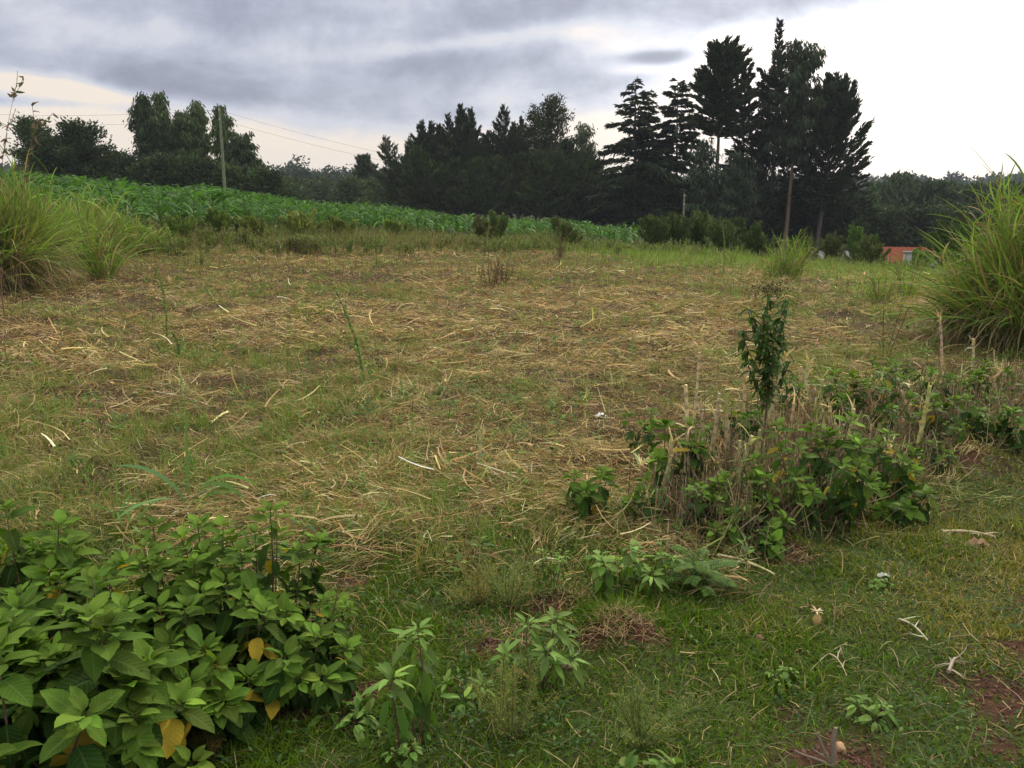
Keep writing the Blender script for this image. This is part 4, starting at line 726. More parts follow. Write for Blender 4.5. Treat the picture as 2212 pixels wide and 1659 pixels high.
def tussocks():
    for (px, pb, pt, R, n, lb) in [(15, 628, 330, .62, 1700, 'huge tussock of tall grass at the left edge with dry brown skirt'), (-100, 640, 360, .9, 900, 'tussock cut off by the left edge behind the huge one'), (85, 585, 400, .5, 600, 'tall green tussock right behind the huge one at left')]:
        g, H = hat(px, pb, pt); tussock(g, H * 1.08, R, n, lb, .8, .020)
    for (px, d, pt, R, n, lb) in [(140, 20, 400, 1.0, 800, 'yellow green tussock below the left end of the maize'), (205, 16.5, 400, .35, 170, 'slender pale tuft standing alone right of the left tussocks'), (245, 21, 440, .7, 420, 'arching tuft with spiky fan blades before the maize'), (290, 22, 470, .7, 380, 'low bright tuft at the left front of the maize'), (330, 22.5, 480, .5, 220, 'small arching tuft beside the low bright one'), (190, 22, 430, 1.0, 600, 'wide tussock bunched behind the slender pale tuft')]:
        g = gp(px, d); tussock(g, (at(px, pt, d)[2] - g[2]) * 1.1, R, n, lb, .25, .028)
    g, H = hat(2250, 745, 350); tussock(g, H * 1.08, .75, 1900, 'great arching tussock of tall grass at the right edge', .8, .022, inner=.8)
    g, H = hat(2120, 735, 520); tussock(g, H * 1.1, .5, 560, 'lower left part tussock leaning out beside the great right one', .5, .026)
    g, H = hat(2290, 700, 400); tussock(g, H * 1.1, .9, 500, 'tussock beyond the right edge behind the great one', .3, .03)
    g = gp(1705, 17.5); tussock(g, (at(1705, 492, 17.5)[2] - g[2]) * 1.05, .55, 330, 'bushy grass clump with arching blades in the middle distance', .4, .016)
    for (px, pb, pt, n, lb) in [(1570, 575, 510, 60, 'small spiky tuft below the right hand thicket'), (1480, 565, 520, 60, 'low spreading tuft of bright grass at the far field edge'), (670, 530, 490, 60, 'tiny pale tuft at the crop edge'), (1900, 650, 560, 90, 'yellow green tuft in the bright grass on the right'), (1960, 640, 520, 120, 'arching tuft just left of the great right tussock')]:
        g, H = hat(px, pb, pt); tussock(g, H, .3, n, lb, .1, .016, cat='grass tuft', name='grass_tuft')
    # blade plants in the field
    for (px, pb, pt, n, wl, lb) in [(408, 1095, 880, 9, .022, 'single upright bright green blade plant near the left shrubs'), (1365, 795, 728, 4, .018, 'lone bright blade standing in mid field'), (1300, 565, 535, 5, .03, 'tiny bright blade tuft at the far edge of the straw'), (255, 1120, 1010, 9, .012, 'thin arching grass plant left of the bright blade plant')]:
        g, H = hat(px, pb, pt); e = empty('grass_plant', g, lb, 'grass plant'); mb = MB(); a = rng.uniform(0, TAU, n); el0 = np.concatenate([[1.5], rng.uniform(.5, 1.2, n - 1)]); dl = np.concatenate([[-.05], -rng.uniform(.8, 2.2, n - 1)]); Ln = np.concatenate([[H], H * rng.uniform(.5, 1.15, n - 1)])
        tw = rng.normal(0, .4, n); a[0] = 1.5
        blades(mb, np.tile([0, 0, .0], (n, 1)).astype(float), a, el0, Ln, np.full(n, wl), pick([(.11, .24, .05), (.15, .25, .09)], n, None, .12), 9, rng.normal(0, .2, n), dl, tw, lambda t: np.clip((.4 + 2 * t) * (1 - t) ** .6, .03, 1)); mb.build('blades', M_GRASS, e)
        mb = MB(); tubes(mb, [[0, 0, -.02], [0, 0, H * .12], [.003, 0, H * .3]], [.006, .005, .003], np.array([.2, .26, .1]), 5); mb.build('stem', M_CANE, e)
tussocks()

# ------------------------------------------------------------------ broad-leaved shrubs
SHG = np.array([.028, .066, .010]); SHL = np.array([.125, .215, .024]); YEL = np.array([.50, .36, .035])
def shrub(p, H, R, ns, label, leaf=.10, hi=True, nodes=6, col=SHG, tipc=SHL, yellow=.02, name='leafy_shrub', cat='shrub', group=None, tpl=None, droop=.0, basez=.15, bare=.0, stemc=(.14, .10, .06), outward=1.0):
    e = empty(name, p, label, cat, group); K = 7; a = np.arange(ns) * 2.4 + rng.normal(0, .5, ns); rr_ = R * .35 * np.sqrt(rng.random(ns)); b0 = np.stack([np.cos(a) * rr_, np.sin(a) * rr_, zt(p[0] + np.cos(a) * rr_, p[1] + np.sin(a) * rr_) - p[2] - .01], -1)
    spread_ = np.sqrt((np.arange(ns) + .5) / ns); hgt = H * (1.02 - .35 * spread_ ** 2) * rng.uniform(.82, 1.08, ns)
    el0 = np.arctan2(hgt, R * spread_ * outward + .01); Ls = np.hypot(hgt, R * spread_ * .8)
    P, S = paths(b0, a + rng.normal(0, .2, ns), np.clip(el0 - .12, .3, 1.55), Ls, K, rng.normal(0, .3, ns), rng.normal(.22, .15, ns))
    mb = MB(); tubes(mb, P, np.linspace(.0050, .0014, K)[None] * np.full((ns, 1), leaf / .1) + .0008, cvar(stemc, ns, .15), 5); mb.build('stems', M_WOOD, e)
    mb = MB(); my = MB(); tp = tpl or (LEAF_HI if hi else LEAF_MD); anyy = False
    pos, D, U, Sz, Kc = [], [], [], [], []
    for i in range(ns):
        ts = np.concatenate([bare + (.86 - bare) * np.linspace(0, 1, nodes) ** .8, [.93, .985, 1.0]])
        for j, t in enumerate(ts):
            fi = min(t, .999) * (K - 1); i0 = int(fi); f = fi - i0; q = P[i, i0] * (1 - f) + P[i, i0 + 1] * f; T = norm(P[i, i0 + 1] - P[i, i0])
            m = 2 if t < .9 else (4 if t < .99 else 3); ph = (j % 2) * np.pi / 2 + rng.normal(0, .35)
            ref = norm(np.cross(T, [.3, .2, 1.0])); rb = np.cross(T, ref)
            for k in range(m):
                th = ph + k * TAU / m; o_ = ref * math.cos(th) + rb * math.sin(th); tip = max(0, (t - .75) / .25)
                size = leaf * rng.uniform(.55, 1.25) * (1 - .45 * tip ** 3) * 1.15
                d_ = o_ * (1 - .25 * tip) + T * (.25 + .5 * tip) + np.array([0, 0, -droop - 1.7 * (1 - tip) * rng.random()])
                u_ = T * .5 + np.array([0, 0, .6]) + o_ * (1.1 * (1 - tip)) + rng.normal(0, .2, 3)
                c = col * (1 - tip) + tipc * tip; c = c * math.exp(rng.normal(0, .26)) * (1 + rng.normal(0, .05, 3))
                if rng.random() < yellow * 1.7 and t < .88: c = YEL * rng.uniform(.6, 1.1)
                pos.append(q + o_ * .012); D.append(d_); U.append(u_); Sz.append(size); Kc.append(c)
    leaves(mb, tp, np.array(pos), np.array(D), np.array(U), Sz, np.clip(np.array(Kc), .005, .8)); mb.build('leaves', M_LEAF if tp is LEAF_HI else M_LEAF2, e, True, uv=True)
    return e
def shrubs():
    # bottom left thicket, base and top given in photo pixels
    for (px, pb, pt, R, ns, lf, y, lb) in [
        (80, 1455, 1105, .26, 20, .105, .04, 'leafy shrub at the left edge with a yellow leaf hanging in its shade'), (-60, 1480, 1090, .36, 16, .10, .02, 'leafy shrub cut by the left edge at the back of the thicket'), (70, 1760, 1305, .30, 20, .125, .01, 'nearest shrub with pale new leaves in the lower left corner'), (-110, 1700, 1290, .3, 14, .12, .02, 'shrub mostly outside the lower left corner'),
        (215, 1700, 1400, .26, 18, .115, .07, 'low shrub with a torn yellow leaf at the bottom left'), (255, 1560, 1260, .27, 20, .10, .03, 'rounded shrub with pale folded leaves in mid thicket'), (405, 1440, 1105, .25, 20, .085, .03, 'tall shrub with drooping dark leaves at the top of the thicket'), (565, 1420, 1095, .30, 22, .085, .03, 'tall shrub with bright rosettes at the top right of the thicket'),
        (470, 1500, 1240, .28, 20, .09, .05, 'shrub with one long yellow leaf in the middle of the thicket'), (665, 1440, 1250, .17, 12, .06, .03, 'small leaved shrub at the right end of the thicket'), (630, 1500, 1330, .22, 12, .09, .02, 'low shrub with wide flat rosettes at the thicket front'), (420, 1570, 1400, .24, 14, .10, .03, 'dark low shrub in the shade at the thicket front'),
        (500, 1560, 1420, .18, 8, .11, .02, 'sprawling low shrub with upturned pointed leaves'), (150, 1560, 1240, .26, 16, .11, .05, 'shaded shrub behind the nearest one on the left'), (330, 1690, 1540, .2, 10, .10, .03, 'dark shrub at the bottom edge below the torn yellow leaf'), (715, 1490, 1380, .16, 7, .085, .01, 'small plant with broad leaves where the thicket meets the grass')]:
        g, H = hat(px, min(pb, 1640), pt) if pb <= 1640 else (None, 0)
        if g is None:
            v = ray(px, pb); t = CAMZ / -v[2]; x, y_ = v[0] * t, v[1] * t; g = np.array([x, y_, float(zt(x, y_))]); H = at(px, pt, math.hypot(x, y_))[2] - g[2]
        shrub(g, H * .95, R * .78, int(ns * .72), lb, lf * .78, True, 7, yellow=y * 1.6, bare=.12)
    # hedge row
    H2 = [(1760, 1120, 895, .30, 26, .075, .04, 'bright fresh shrub, largest in the row of cut stalks'), (1900, 1070, 915, .20, 14, .075, .08, 'shrub with yellowing leaves right of the largest one'), (2050, 965, 845, .22, 16, .07, .02, 'shrub with nodding leaves toward the right of the row'), (1850, 950, 770, .32, 20, .07, .03, 'broad shrub at the back of the row below the bright grass'), (1455, 1150, 1025, .20, 16, .06, .03, 'low yellow green shrub at the left end of the row'), (1600, 1140, 1008, .18, 12, .075, .02, 'shrub with soft grey green leaves in front of the tall dark plant'), (1640, 1172, 1090, .20, 12, .07, .02, 'low shrub with flat leaves at the foot of the row'), (1822, 1120, 1035, .13, 8, .075, .02, 'drooping blue green plant at the foot of the largest shrub'),
          (1955, 1128, 1035, .16, 9, .075, .06, 'small shrub standing alone beside the red earth'), (2140, 950, 868, .14, 9, .06, .02, 'small upright shrub near the right end of the row'), (1455, 1070, 905, .16, 9, .10, .01, 'dark arching plant with big leaves behind the tall pale cane'), (2175, 910, 770, .30, 18, .07, .03, 'shrub at the right edge of the row under the great tussock'), (1965, 900, 742, .26, 16, .06, .03, 'bushy shrub at the back right of the row'), (1585, 990, 850, .18, 14, .05, .01, 'small leaved dark shrub around the foot of the tall dark plant'), (1388, 985, 868, .12, 6, .055, 0, 'thin small leaved plant left of the tall pale cane'), (1700, 1100, 1020, .22, 12, .07, .03, 'leafy low shrub left of the largest one'),
          (1560, 1170, 1100, .16, 9, .06, .01, 'low trailing plant at the foot of the row on the left'), (2080, 900, 800, .22, 12, .06, .02, 'mid sized shrub behind the nodding one'), (1720, 900, 800, .22, 12, .055, .01, 'dusty shrub at the back between dry stalks'), (1270, 1125, 988, .10, 6, .075, .06, 'lone upright herb with wilting leaf in the straw'), (2010, 1010, 950, .09, 5, .07, 0, 'small seedling shrub under the split dry stalk'), (1500, 1172, 1120, .12, 7, .055, 0, 'tiny leafy plant beside the left end of the row'),
          (2230, 990, 860, .2, 12, .07, .02, 'shrub on the right edge of the photo by the verge'), (1925, 830, 768, .2, 10, .06, 0, 'low shrub far back in the row beside thin grass'), (2120, 850, 770, .25, 12, .06, 0, 'low shrub in the dry base of the great tussock')]
    for (px, pb, pt, R, ns, lf, y, lb) in H2:
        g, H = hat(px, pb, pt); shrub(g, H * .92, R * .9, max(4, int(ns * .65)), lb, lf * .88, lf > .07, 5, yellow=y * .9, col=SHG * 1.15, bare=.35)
    # herbs of the verge
    hb = (.075, .145, .022)
    for (px, pb, pt, R, ns, lf, nodes, lb, tp) in [(898, 1600, 1330, .03, 2, .075, 7, 'tall leafy herb with a pale crown on the verge', LEAF_NARROW), (866, 1625, 1395, .02, 1, .07, 7, 'shorter leafy herb touching the tall one on its left', LEAF_NARROW), (1160, 1480, 1335, .10, 6, .070, 3, 'umbrella shaped light green herb in the middle of the verge', LEAF_NARROW), (1322, 1295, 1165, .07, 4, .05, 6, 'dusky upright herb below the row of stalks', LEAF_MD), (1422, 1275, 1190, .10, 5, .06, 3, 'broad leaved herb left of the ferny plant', LEAF_NARROW),
        (1000, 1510, 1470, .08, 4, .06, 3, 'low dark leaved herb left of the golden feathery weed', LEAF_NARROW), (870, 1680, 1600, .03, 2, .03, 4, 'tiny light green seedling at the bottom edge', LEAF_MD), (1400, 1700, 1650, .10, 4, .065, 2, 'broad leaved plant cut by the bottom edge', LEAF_HI), (1190, 1285, 1165, .05, 5, .03, 8, 'dark narrow herb with tiny yellow buds', LEAF_NARROW), (745, 1560, 1530, .07, 6, .07, 2, 'flat rosette of narrow leaves on the red earth', LEAF_NARROW), (1905, 1270, 1250, .03, 3, .03, 2, 'tiny plant with a pale upturned leaf on the verge', LEAF_MD), (1690, 1480, 1440, .04, 4, .03, 2, 'small clovery seedling in the right hand grass', LEAF_MD), (1880, 1550, 1510, .05, 4, .05, 2, 'small dark rosette near the forked stick', LEAF_NARROW)]:
        if pb > 1659:
            v = ray(px, pb); t = CAMZ / -v[2]; x, y_ = v[0] * t, v[1] * t; g = np.array([x, y_, float(zt(x, y_))]); H = at(px, pt, math.hypot(x, y_))[2] - g[2]
        else: g, H = hat(px, pb, pt)
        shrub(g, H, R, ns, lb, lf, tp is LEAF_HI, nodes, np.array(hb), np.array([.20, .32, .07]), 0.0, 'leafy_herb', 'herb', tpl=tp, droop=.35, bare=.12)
shrubs()

# ------------------------------------------------------------------ feathery weeds, ferny plant, tall stems
def feathery():
    for (px, pb, pt, R, c, lb) in [(1100, 1310, 1180, .16, (.20, .26, .08), 'pale feathery weed on the verge below the straw'), (1105, 1600, 1400, .13, (.20, .23, .06), 'golden tipped feathery weed at the bottom centre'), (1385, 1610, 1460, .13, (.16, .22, .06), 'feathery weed with tiny buds right of bottom centre'), (1040, 1300, 1215, .14, (.28, .26, .09), 'brownish feathery weed left of the pale one'), (430, 1640, 1560, .07, (.15, .12, .04), 'little rusty feathery weed at the foot of the thicket')]:
        g, H = hat(px, pb, pt); e = empty('feathery_weed', g, lb, 'weed'); ns = 22; a = rng.uniform(0, TAU, ns); mb = MB()
        P, S = paths(np.zeros((ns, 3)) + [0, 0, -.01], a, rng.normal(1.15, .22, ns), H * rng.uniform(.7, 1.05, ns), 6, rng.normal(0, .4, ns), rng.normal(0, .3, ns)); P[:, :, :2] *= R / (H * .5)
        tubes(mb, P, np.full((ns, 6), .0012), cvar((.14, .15, .06), ns), 3); mb.build('stems', M_CANE, e)
        mb = MB(); n = 1700; i = rng.integers(0, ns, n); u = rng.beta(2, 1.1, n) * 4.99; i0 = u.astype(int); f = (u - i0)[:, None]; q = P[i, i0] * (1 - f) + P[i, i0 + 1] * f
        blades(mb, q, rng.uniform(0, TAU, n), rng.normal(.6, .5, n), rng.uniform(.012, .04, n), np.full(n, .0013), cvar(c, n), 3, 0, rng.normal(0, .6, n)); m = 500
        i = rng.integers(0, n, m); leaves(mb, LEAF_LO, q[i] + rng.normal(0, .012, (m, 3)), rng.normal(0, 1, (m, 3)), rng.normal(0, 1, (m, 3)), np.full(m, .007), cvar(np.array(c) * [1.6, 1.3, .8], m)); mb.build('foliage', M_GRASS, e)
    g, H = hat(1510, 1275, 1185); e = empty('ferny_plant', g, 'ferny plant with combed leaflets beside the broken pale stalk', 'plant'); ns = 16; a = np.arange(ns) * 2.4; mb = MB()
    P, S = paths(np.zeros((ns, 3)) + np.stack([0 * a, 0 * a, H * .7 * np.arange(ns) / ns], -1), a, np.full(ns, .7), np.full(ns, .15), 8, 0, -.9 * np.ones(ns)); tubes(mb, P, np.full((ns, 8), .0015), np.array([.1, .14, .05]), 3)
    tubes(mb, [[0, 0, -.02], [0, 0, H * .5], [.01, 0, H * .75]], [.004, .003, .002], np.array([.12, .1, .06]), 4); mb.build('stems', M_CANE, e); mb = MB()
    for s in (-1, 1):
        for k in range(1, 8):
            for h in (0, .5):
                if k == 7 and h: continue
                q = P[:, k] * (1 - h) + P[:, min(k + 1, 7)] * h; leaves(mb, LEAF_LO, q, S[:, k] * s + np.array([0, 0, -.1]) + .2 * norm(P[:, k] - P[:, k - 1]), np.tile([0, 0, 1.], (ns, 1)), np.full(ns, .030), cvar((.10, .18, .03), ns))
    mb.build('leaflets', M_LEAF2, e)
    # tall dark plant
    g, H = hat(1640, 1015, 598); e = empty('tall_leafy_plant', g, 'tall dark leafy plant rising above the row of cut stalks', 'plant'); mb = MB(); ns = 11
    tb = np.linspace(0, 1, 8); tubes(mb, np.stack([.02 * np.sin(tb * 4), 0 * tb, tb * H * .93 - .01], -1), .009 - .006 * tb, np.array([.13, .09, .06]), 6)
    pos = np.stack([np.zeros(ns), np.zeros(ns), H * np.linspace(.36, .68, ns)], -1); P, S = paths(pos, np.arange(ns) * 2.4, np.full(ns, .85), H * rng.uniform(.18, .30, ns), 6, 0, np.full(ns, .40)); tubes(mb, P, np.full((ns, 6), .003), np.array([.12, .1, .06]), 4); mb.build('stems', M_WOOD, e)
    mb = MB(); allp = [np.stack([.02 * np.sin(t * 4) * np.ones(1), np.zeros(1), t * H * .93 * np.ones(1)], -1) for t in np.linspace(.38, .98, 100)]; allp += [P[i, j][None] for i in range(ns) for j in range(1, 6) for _ in range(6)]; q = np.concatenate(allp); n = len(q)
    a = rng.uniform(0, TAU, n); leaves(mb, LEAF_NARROW, q, np.stack([np.cos(a), np.sin(a), rng.normal(-.25, .5, n)], -1), np.stack([np.cos(a) * .4, np.sin(a) * .6, np.ones(n)], -1), rng.uniform(.04, .085, n), cvar((.060, .115, .025), n)); mb.build('leaves', M_LEAF2, e, True)
    mb = MB(); n = 260; q = np.stack([rng.normal(0, .05, n), rng.normal(0, .05, n), H * .94 + rng.normal(0, .025, n)], -1); leaves(mb, LEAF_LO, q, rng.normal(0, 1, (n, 3)), rng.normal(0, 1, (n, 3)), np.full(n, .016), cvar((.09, .07, .035), n)); mb.build('seed_head', M_STRAW, e)
    for (px, d, pt, ln, lb) in [(22, 12.5, 270, .4, 'tall thin reddish weed with a seed head above the huge left tussock'), (-22, 12.5, 208, .42, 'leafy twig tip reaching in at the top left edge')]:
        g = gp(px, d); Hh = at(px, pt, d)[2] - g[2]; e = empty('tall_weed', g, lb, 'weed'); mb = MB(); t = np.linspace(0, 1, 9); main = np.stack([ln * t ** 2.2, 0 * t, Hh * t - .02], -1); tubes(mb, main, .007 - .005 * t, np.array([.16, .10, .07]), 5); ns = 7
        b0 = main[[5, 6, 6, 7, 7, 8, 8]]; P, S = paths(b0, rng.uniform(0, TAU, ns), rng.normal(.9, .3, ns), np.full(ns, Hh * .12), 5, 0, np.full(ns, .3)); tubes(mb, P, np.full((ns, 5), .003), np.array([.16, .10, .07]), 3); mb.build('stems', M_WOOD, e)
        mb = MB(); n = 34; i = rng.integers(0, ns, n); j = rng.integers(1, 5, n); q = np.concatenate([P[i, j], main[rng.integers(6, 9, 10)]]); n = len(q); leaves(mb, LEAF_NARROW, q, rng.normal(0, .6, (n, 3)) + [0, 0, -.3], rng.normal(0, 1, (n, 3)), rng.uniform(.05, .10, n), pick([(.10, .13, .04), (.18, .12, .08)], n)); mb.build('leaves', M_LEAF2, e)
    # greyish furry stems leaning
    for (bx, by, tx, ty, lb) in [(362, 742, 336, 566, 'leaning grey green furry weed stem on the left of the field'), (790, 835, 728, 633, 'leaning grey green furry weed stem in mid field'), (1562, 600, 1561, 492, 'slim furry weed spike in the bright grass before the thicket'), (385, 780, 372, 720, 'short grey green sprout beside the leaning stem')]:
        g = ground(bx, by); d = math.hypot(g[0], g[1]); T = at(tx, ty, d) - g; e = empty('weed_stem', g, lb, 'weed'); t = np.linspace(0, 1, 9)[:, None]; P = T * t + np.array([.06, 0, 0]) * np.sin(t * np.pi) * .6
        mb = MB(); tubes(mb, P, np.linspace(.005, .002, 9), np.array([.2, .24, .12]), 5); mb.build('stem', M_CANE, e); mb = MB(); n = 230; u = rng.random(n) ** .8 * 7.99; i0 = u.astype(int); f = (u - i0)[:, None]; q = P[i0] * (1 - f) + P[i0 + 1] * f
        leaves(mb, LEAF_LO, q, norm(T) * 1.6 + rng.normal(0, .45, (n, 3)), rng.normal(0, 1, (n, 3)), rng.uniform(.02, .055, n) * (1.15 - .07 * u), cvar((.24, .31, .11), n)); mb.build('leaves', M_LEAF2, e)
    # dead weed clumps
    for (px, pb, pt, R, n, lb) in [(1062, 618, 560, .25, 34, 'cluster of dark dead stems in the middle of the field'), (1090, 610, 556, .15, 16, 'thin reddish dead stems right of the dark cluster'), (1208, 560, 510, .12, 18, 'upright dead stems below the slim olive bush'), (1912, 775, 640, .03, 3, 'single dark dead stem before the great right tussock'), (645, 545, 505, .5, 60, 'rusty heap of dead weeds at the far left of the straw'), (170, 560, 540, .3, 30, 'dry stubble patch right of the huge left tussock'), (1440, 770, 735, .1, 8, 'few thin dead stems in the right part of the field')]:
        g, H = hat(px, pb, pt); e = empty('dead_weed', g, lb, 'dead weed'); mb = MB(); a = rng.uniform(0, TAU, n); rr_ = R * rng.random(n)
        P, S = paths(np.stack([np.cos(a) * rr_, np.sin(a) * rr_, np.zeros(n) - .02], -1), a, rng.normal(1.4, .12, n), H * rng.uniform(.5, 1.05, n), 5, 0, rng.normal(0, .15, n)); tubes(mb, P, np.full((n, 5), .004), cvar((.13, .085, .055), n), 3); mb.build('stems', M_CANE, e)
        mb = MB(); m = n * 9; i = rng.integers(0, n, m); j = rng.integers(1, 5, m); leaves(mb, LEAF_LO, P[i, j] + rng.normal(0, .015, (m, 3)), rng.normal(0, 1, (m, 3)), rng.normal(0, 1, (m, 3)), np.full(m, .03), cvar((.19, .12, .065), m)); mb.build('dry_leaves', M_STRAW, e)
feathery()

# ------------------------------------------------------------------ cut stalks of the row
def stalk(bx, by, tx, ty, w_, label, split=False, c=(.50, .40, .21), tip=None, group=None):
    g = ground(bx, by); d = math.hypot(g[0], g[1]); T = (at(tx, ty, d) - g) * 1.1; L_ = np.linalg.norm(T); e = empty('cut_stalk', g, label, 'cut stalk', group)
    nk = max(3, int(L_ / .06)); t = np.linspace(0, 1, nk * 3 + 1); P = T * t[:, None] + np.array([1, .3, 0]) * (np.sin(t * 2.6) * .008)[:, None]; w_ = min(w_ * 1.6, .027); R = np.full(len(t), w_ / 2) * (1 - .25 * t); R[::3] *= 1.22
    mb = MB(); K = cvar(c, 1, .08)[0]; k2 = np.repeat(np.tile(K, (len(t) - 1, 1)) * np.where(np.arange(len(t) - 1)[:, None] % 3 == 0, .62, 1.0), 7, 0)
    T_ = norm(T); A = norm(np.cross(T_, [0, 1., .1])); B = np.cross(T_, A); th = np.arange(7) * TAU / 7; V = P[:, None] + (A * np.cos(th)[:, None] + B * np.sin(th)[:, None])[None] * R[:, None, None]
    i = np.arange(len(t) - 1)[:, None] * 7; j = np.arange(7)[None]; j2 = (j + 1) % 7; mb.add(V, np.stack([i + j, i + j2, i + 7 + j2, i + 7 + j], -1), k2)
    r7 = V[-1]; mb.add(np.concatenate([r7, (r7.mean(0) + T_ * w_ * .2)[None]]), [[0, 1, 2, 7], [2, 3, 4, 7], [4, 5, 6, 7], [6, 0, 1, 7]], K * 1.15); mb.build('cane', M_CANE, e, True)
    mb = MB(); n = 9 if split else 5; a = rng.uniform(0, TAU, n); q = P[rng.integers(len(t) // 4, len(t), n)] if not split else P[rng.integers(len(t) * 2 // 3, len(t), n)]
    blades(mb, q, a, rng.normal(1.25, .25, n), rng.uniform(.04, .12, n), w_ * rng.uniform(.4, .9, n), cvar(np.array(c) * [1.05, 1.05, .95], n), 5, rng.normal(0, .5, n), -rng.uniform(.0, .9, n) * (1 + 2 * (rng.random(n) < .2)), rng.normal(0, .6, n), lambda q_: 1 - .6 * q_); mb.build('sheath', M_STRAW, e)
    return e
def stalks():
    G = (.36, .40, .16)
    D = [(1484, 1061, 1480, 853, .014, 'tallest pale jointed cane at the left of the row', 0), (1494, 950, 1508, 779, .012, 'dark tipped dry cane leaning behind the tallest one', 0), (1531, 1010, 1551, 865, .018, 'greenish cane just right of the tallest pale one', 1), (1562, 1020, 1568, 875, .014, 'greenish cane topped by a torn white frill', 1), (1655, 930, 1690, 787, .022, 'thick leaning green stub right of the tall dark plant', 1), (1605, 930, 1607, 800, .016, 'green stub left of the tall dark plant', 1),
         (1768, 930, 1774, 830, .024, 'broad pale green blade stub at the back centre', 1), (1820, 1010, 1840, 895, .016, 'thin greenish cane beside the yellowing shrub', 1), (1790, 960, 1791, 885, .026, 'short frayed grey stub at the back centre', 1), (1972, 1003, 2004, 850, .030, 'wide split dry stalk on the right part of the row', 1), (1955, 930, 1966, 840, .024, 'orange dry curled stalk behind the split one', 1), (1928, 1035, 1920, 975, .022, 'short green white stub near the red earth', 1), (1852, 1112, 1874, 1040, .022, 'brown dry leaf stub at the foot of the row', 1),
         (1735, 870, 1742, 795, .016, 'green stub upper left of the broad shrub', 1), (1725, 880, 1729, 800, .014, 'grey narrow stub beside the green one', 0), (1898, 880, 1903, 825, .022, 'grey flat stub behind the yellowing shrub', 1), (2100, 800, 2101, 738, .018, 'green stub under the great tussock', 1), (2035, 800, 2030, 700, .014, 'tall green shoot left of the great tussock', 1), (1576, 1085, 1618, 955, .014, 'slanting yellow cane in the left of the row', 1), (1545, 1060, 1547, 1004, .014, 'small pale cane below the slanting one', 0), (1380, 1090, 1384, 1012, .014, 'isolated dry stub left of the row', 1), (1402, 1130, 1396, 1085, .016, 'low dry stub by the yellow green shrub', 1),
         (1640, 960, 1652, 870, .014, 'straw coloured cane behind the tall dark plant', 0), (1700, 960, 1712, 880, .014, 'reddish dry cane behind the largest shrub', 0), (2060, 880, 2072, 820, .014, 'dry stub behind the nodding shrub', 1), (2140, 860, 2150, 800, .018, 'pale stub in the dry skirt of the great tussock', 1), (1520, 980, 1512, 880, .010, 'thin straw cane among the left stalks', 0), (1590, 1040, 1596, 960, .012, 'short cane in the middle of the left stalks', 0), (1870, 990, 1880, 930, .014, 'short cane beside the yellow leaves', 0), (1685, 1010, 1672, 930, .012, 'crooked brown cane left of the largest shrub', 0),
         (395, 870, 388, 815, .012, 'upright dry maize leaf stub in the left field', 1), (1035, 1015, 1034, 938, .012, 'curled dry maize leaf standing in mid field', 1), (950, 860, 965, 825, .010, 'small dry maize leaf upright in the straw', 1), (1262, 900, 1265, 860, .008, 'thin bent dry blade right of mid field', 1)]
    for i, (a, b_, c, d, w_, lb, sp) in enumerate(D): stalk(a, b_, c, d, w_, lb, bool(sp), (.60, .49, .27) if i % 3 else ((.50, .52, .22) if sp else (.66, .54, .30)))
    r_ = np.random.default_rng(44)
    for (x0, y0, x1, y1, n) in [(1400, 1100, 1640, 1030, 12), (1560, 1010, 1800, 940, 9), (1780, 980, 2000, 930, 8), (1950, 900, 2190, 850, 9)]:
        for i in range(n):
            u = r_.random(); bx = x0 + (x1 - x0) * u + r_.normal(0, 12); by = y0 + (y1 - y0) * u + r_.normal(0, 14); h_ = r_.uniform(45, 120) * (1.1 if x0 < 1500 else .8)
            stalk(bx, by, bx + r_.normal(0, 22), by - h_, r_.uniform(.007, .013), 'short dry cane standing among the shrubs of the row', r_.random() < .3, [(.58, .47, .26), (.42, .33, .18), (.46, .46, .20)][r_.integers(3)], group='short dry canes of the row')
    # lying debris
    for (x0, y0, x1, y1, w_, lb, c) in [(1550, 1207, 1672, 1250, .013, 'pale broken stalk lying on the grass below the row', (.62, .52, .26)), (1560, 1220, 1665, 1243, .009, 'second pale splinter lying along the broken stalk', (.58, .48, .26)), (2035, 1157, 2148, 1168, .016, 'dry stalk lying on the verge near the right edge', (.45, .35, .2)), (1940, 1345, 2003, 1392, .008, 'thin pale twig lying on the right grass', (.55, .47, .3)), (1790, 1420, 1828, 1468, .006, 'thin straw twig on the grass below the husk', (.45, .35, .2)), (2048, 1462, 2066, 1432, .013, 'short grey wood chip near the bare path', (.32, .25, .18)), (1385, 1058, 1440, 1077, .012, 'jointed cane piece lying at the left end of the row', (.55, .42, .22)), (1350, 1205, 1440, 1198, .008, 'dark red twig lying by the broad leaved herb', (.2, .09, .06)), (1750, 1455, 1830, 1395, .003, 'fine curved straw on the right grass', (.45, .38, .2)), (330, 850, 450, 880, .012, 'pale maize stalk lying across the left field', (.52, .42, .24)), (860, 830, 960, 855, .010, 'pale stalk lying in the mid field straw', (.52, .42, .24)), (1660, 1070, 1745, 1040, .010, 'bare twig crossing low in the row', (.3, .24, .18))]:
        g0 = ground(x0, y0); g1 = ground(x1, y1); g0[2] += w_ * .6 + .012; g1[2] += w_ * .6 + .012; t = np.linspace(0, 1, 10)[:, None]; P = g0 * (1 - t) + g1 * t + np.array([.01, .02, .006]) * np.sin(t * 3.1) ; P -= g0; R = np.full(10, w_ / 2) * (1 - .4 * t[:, 0]); R[::3] *= 1.2
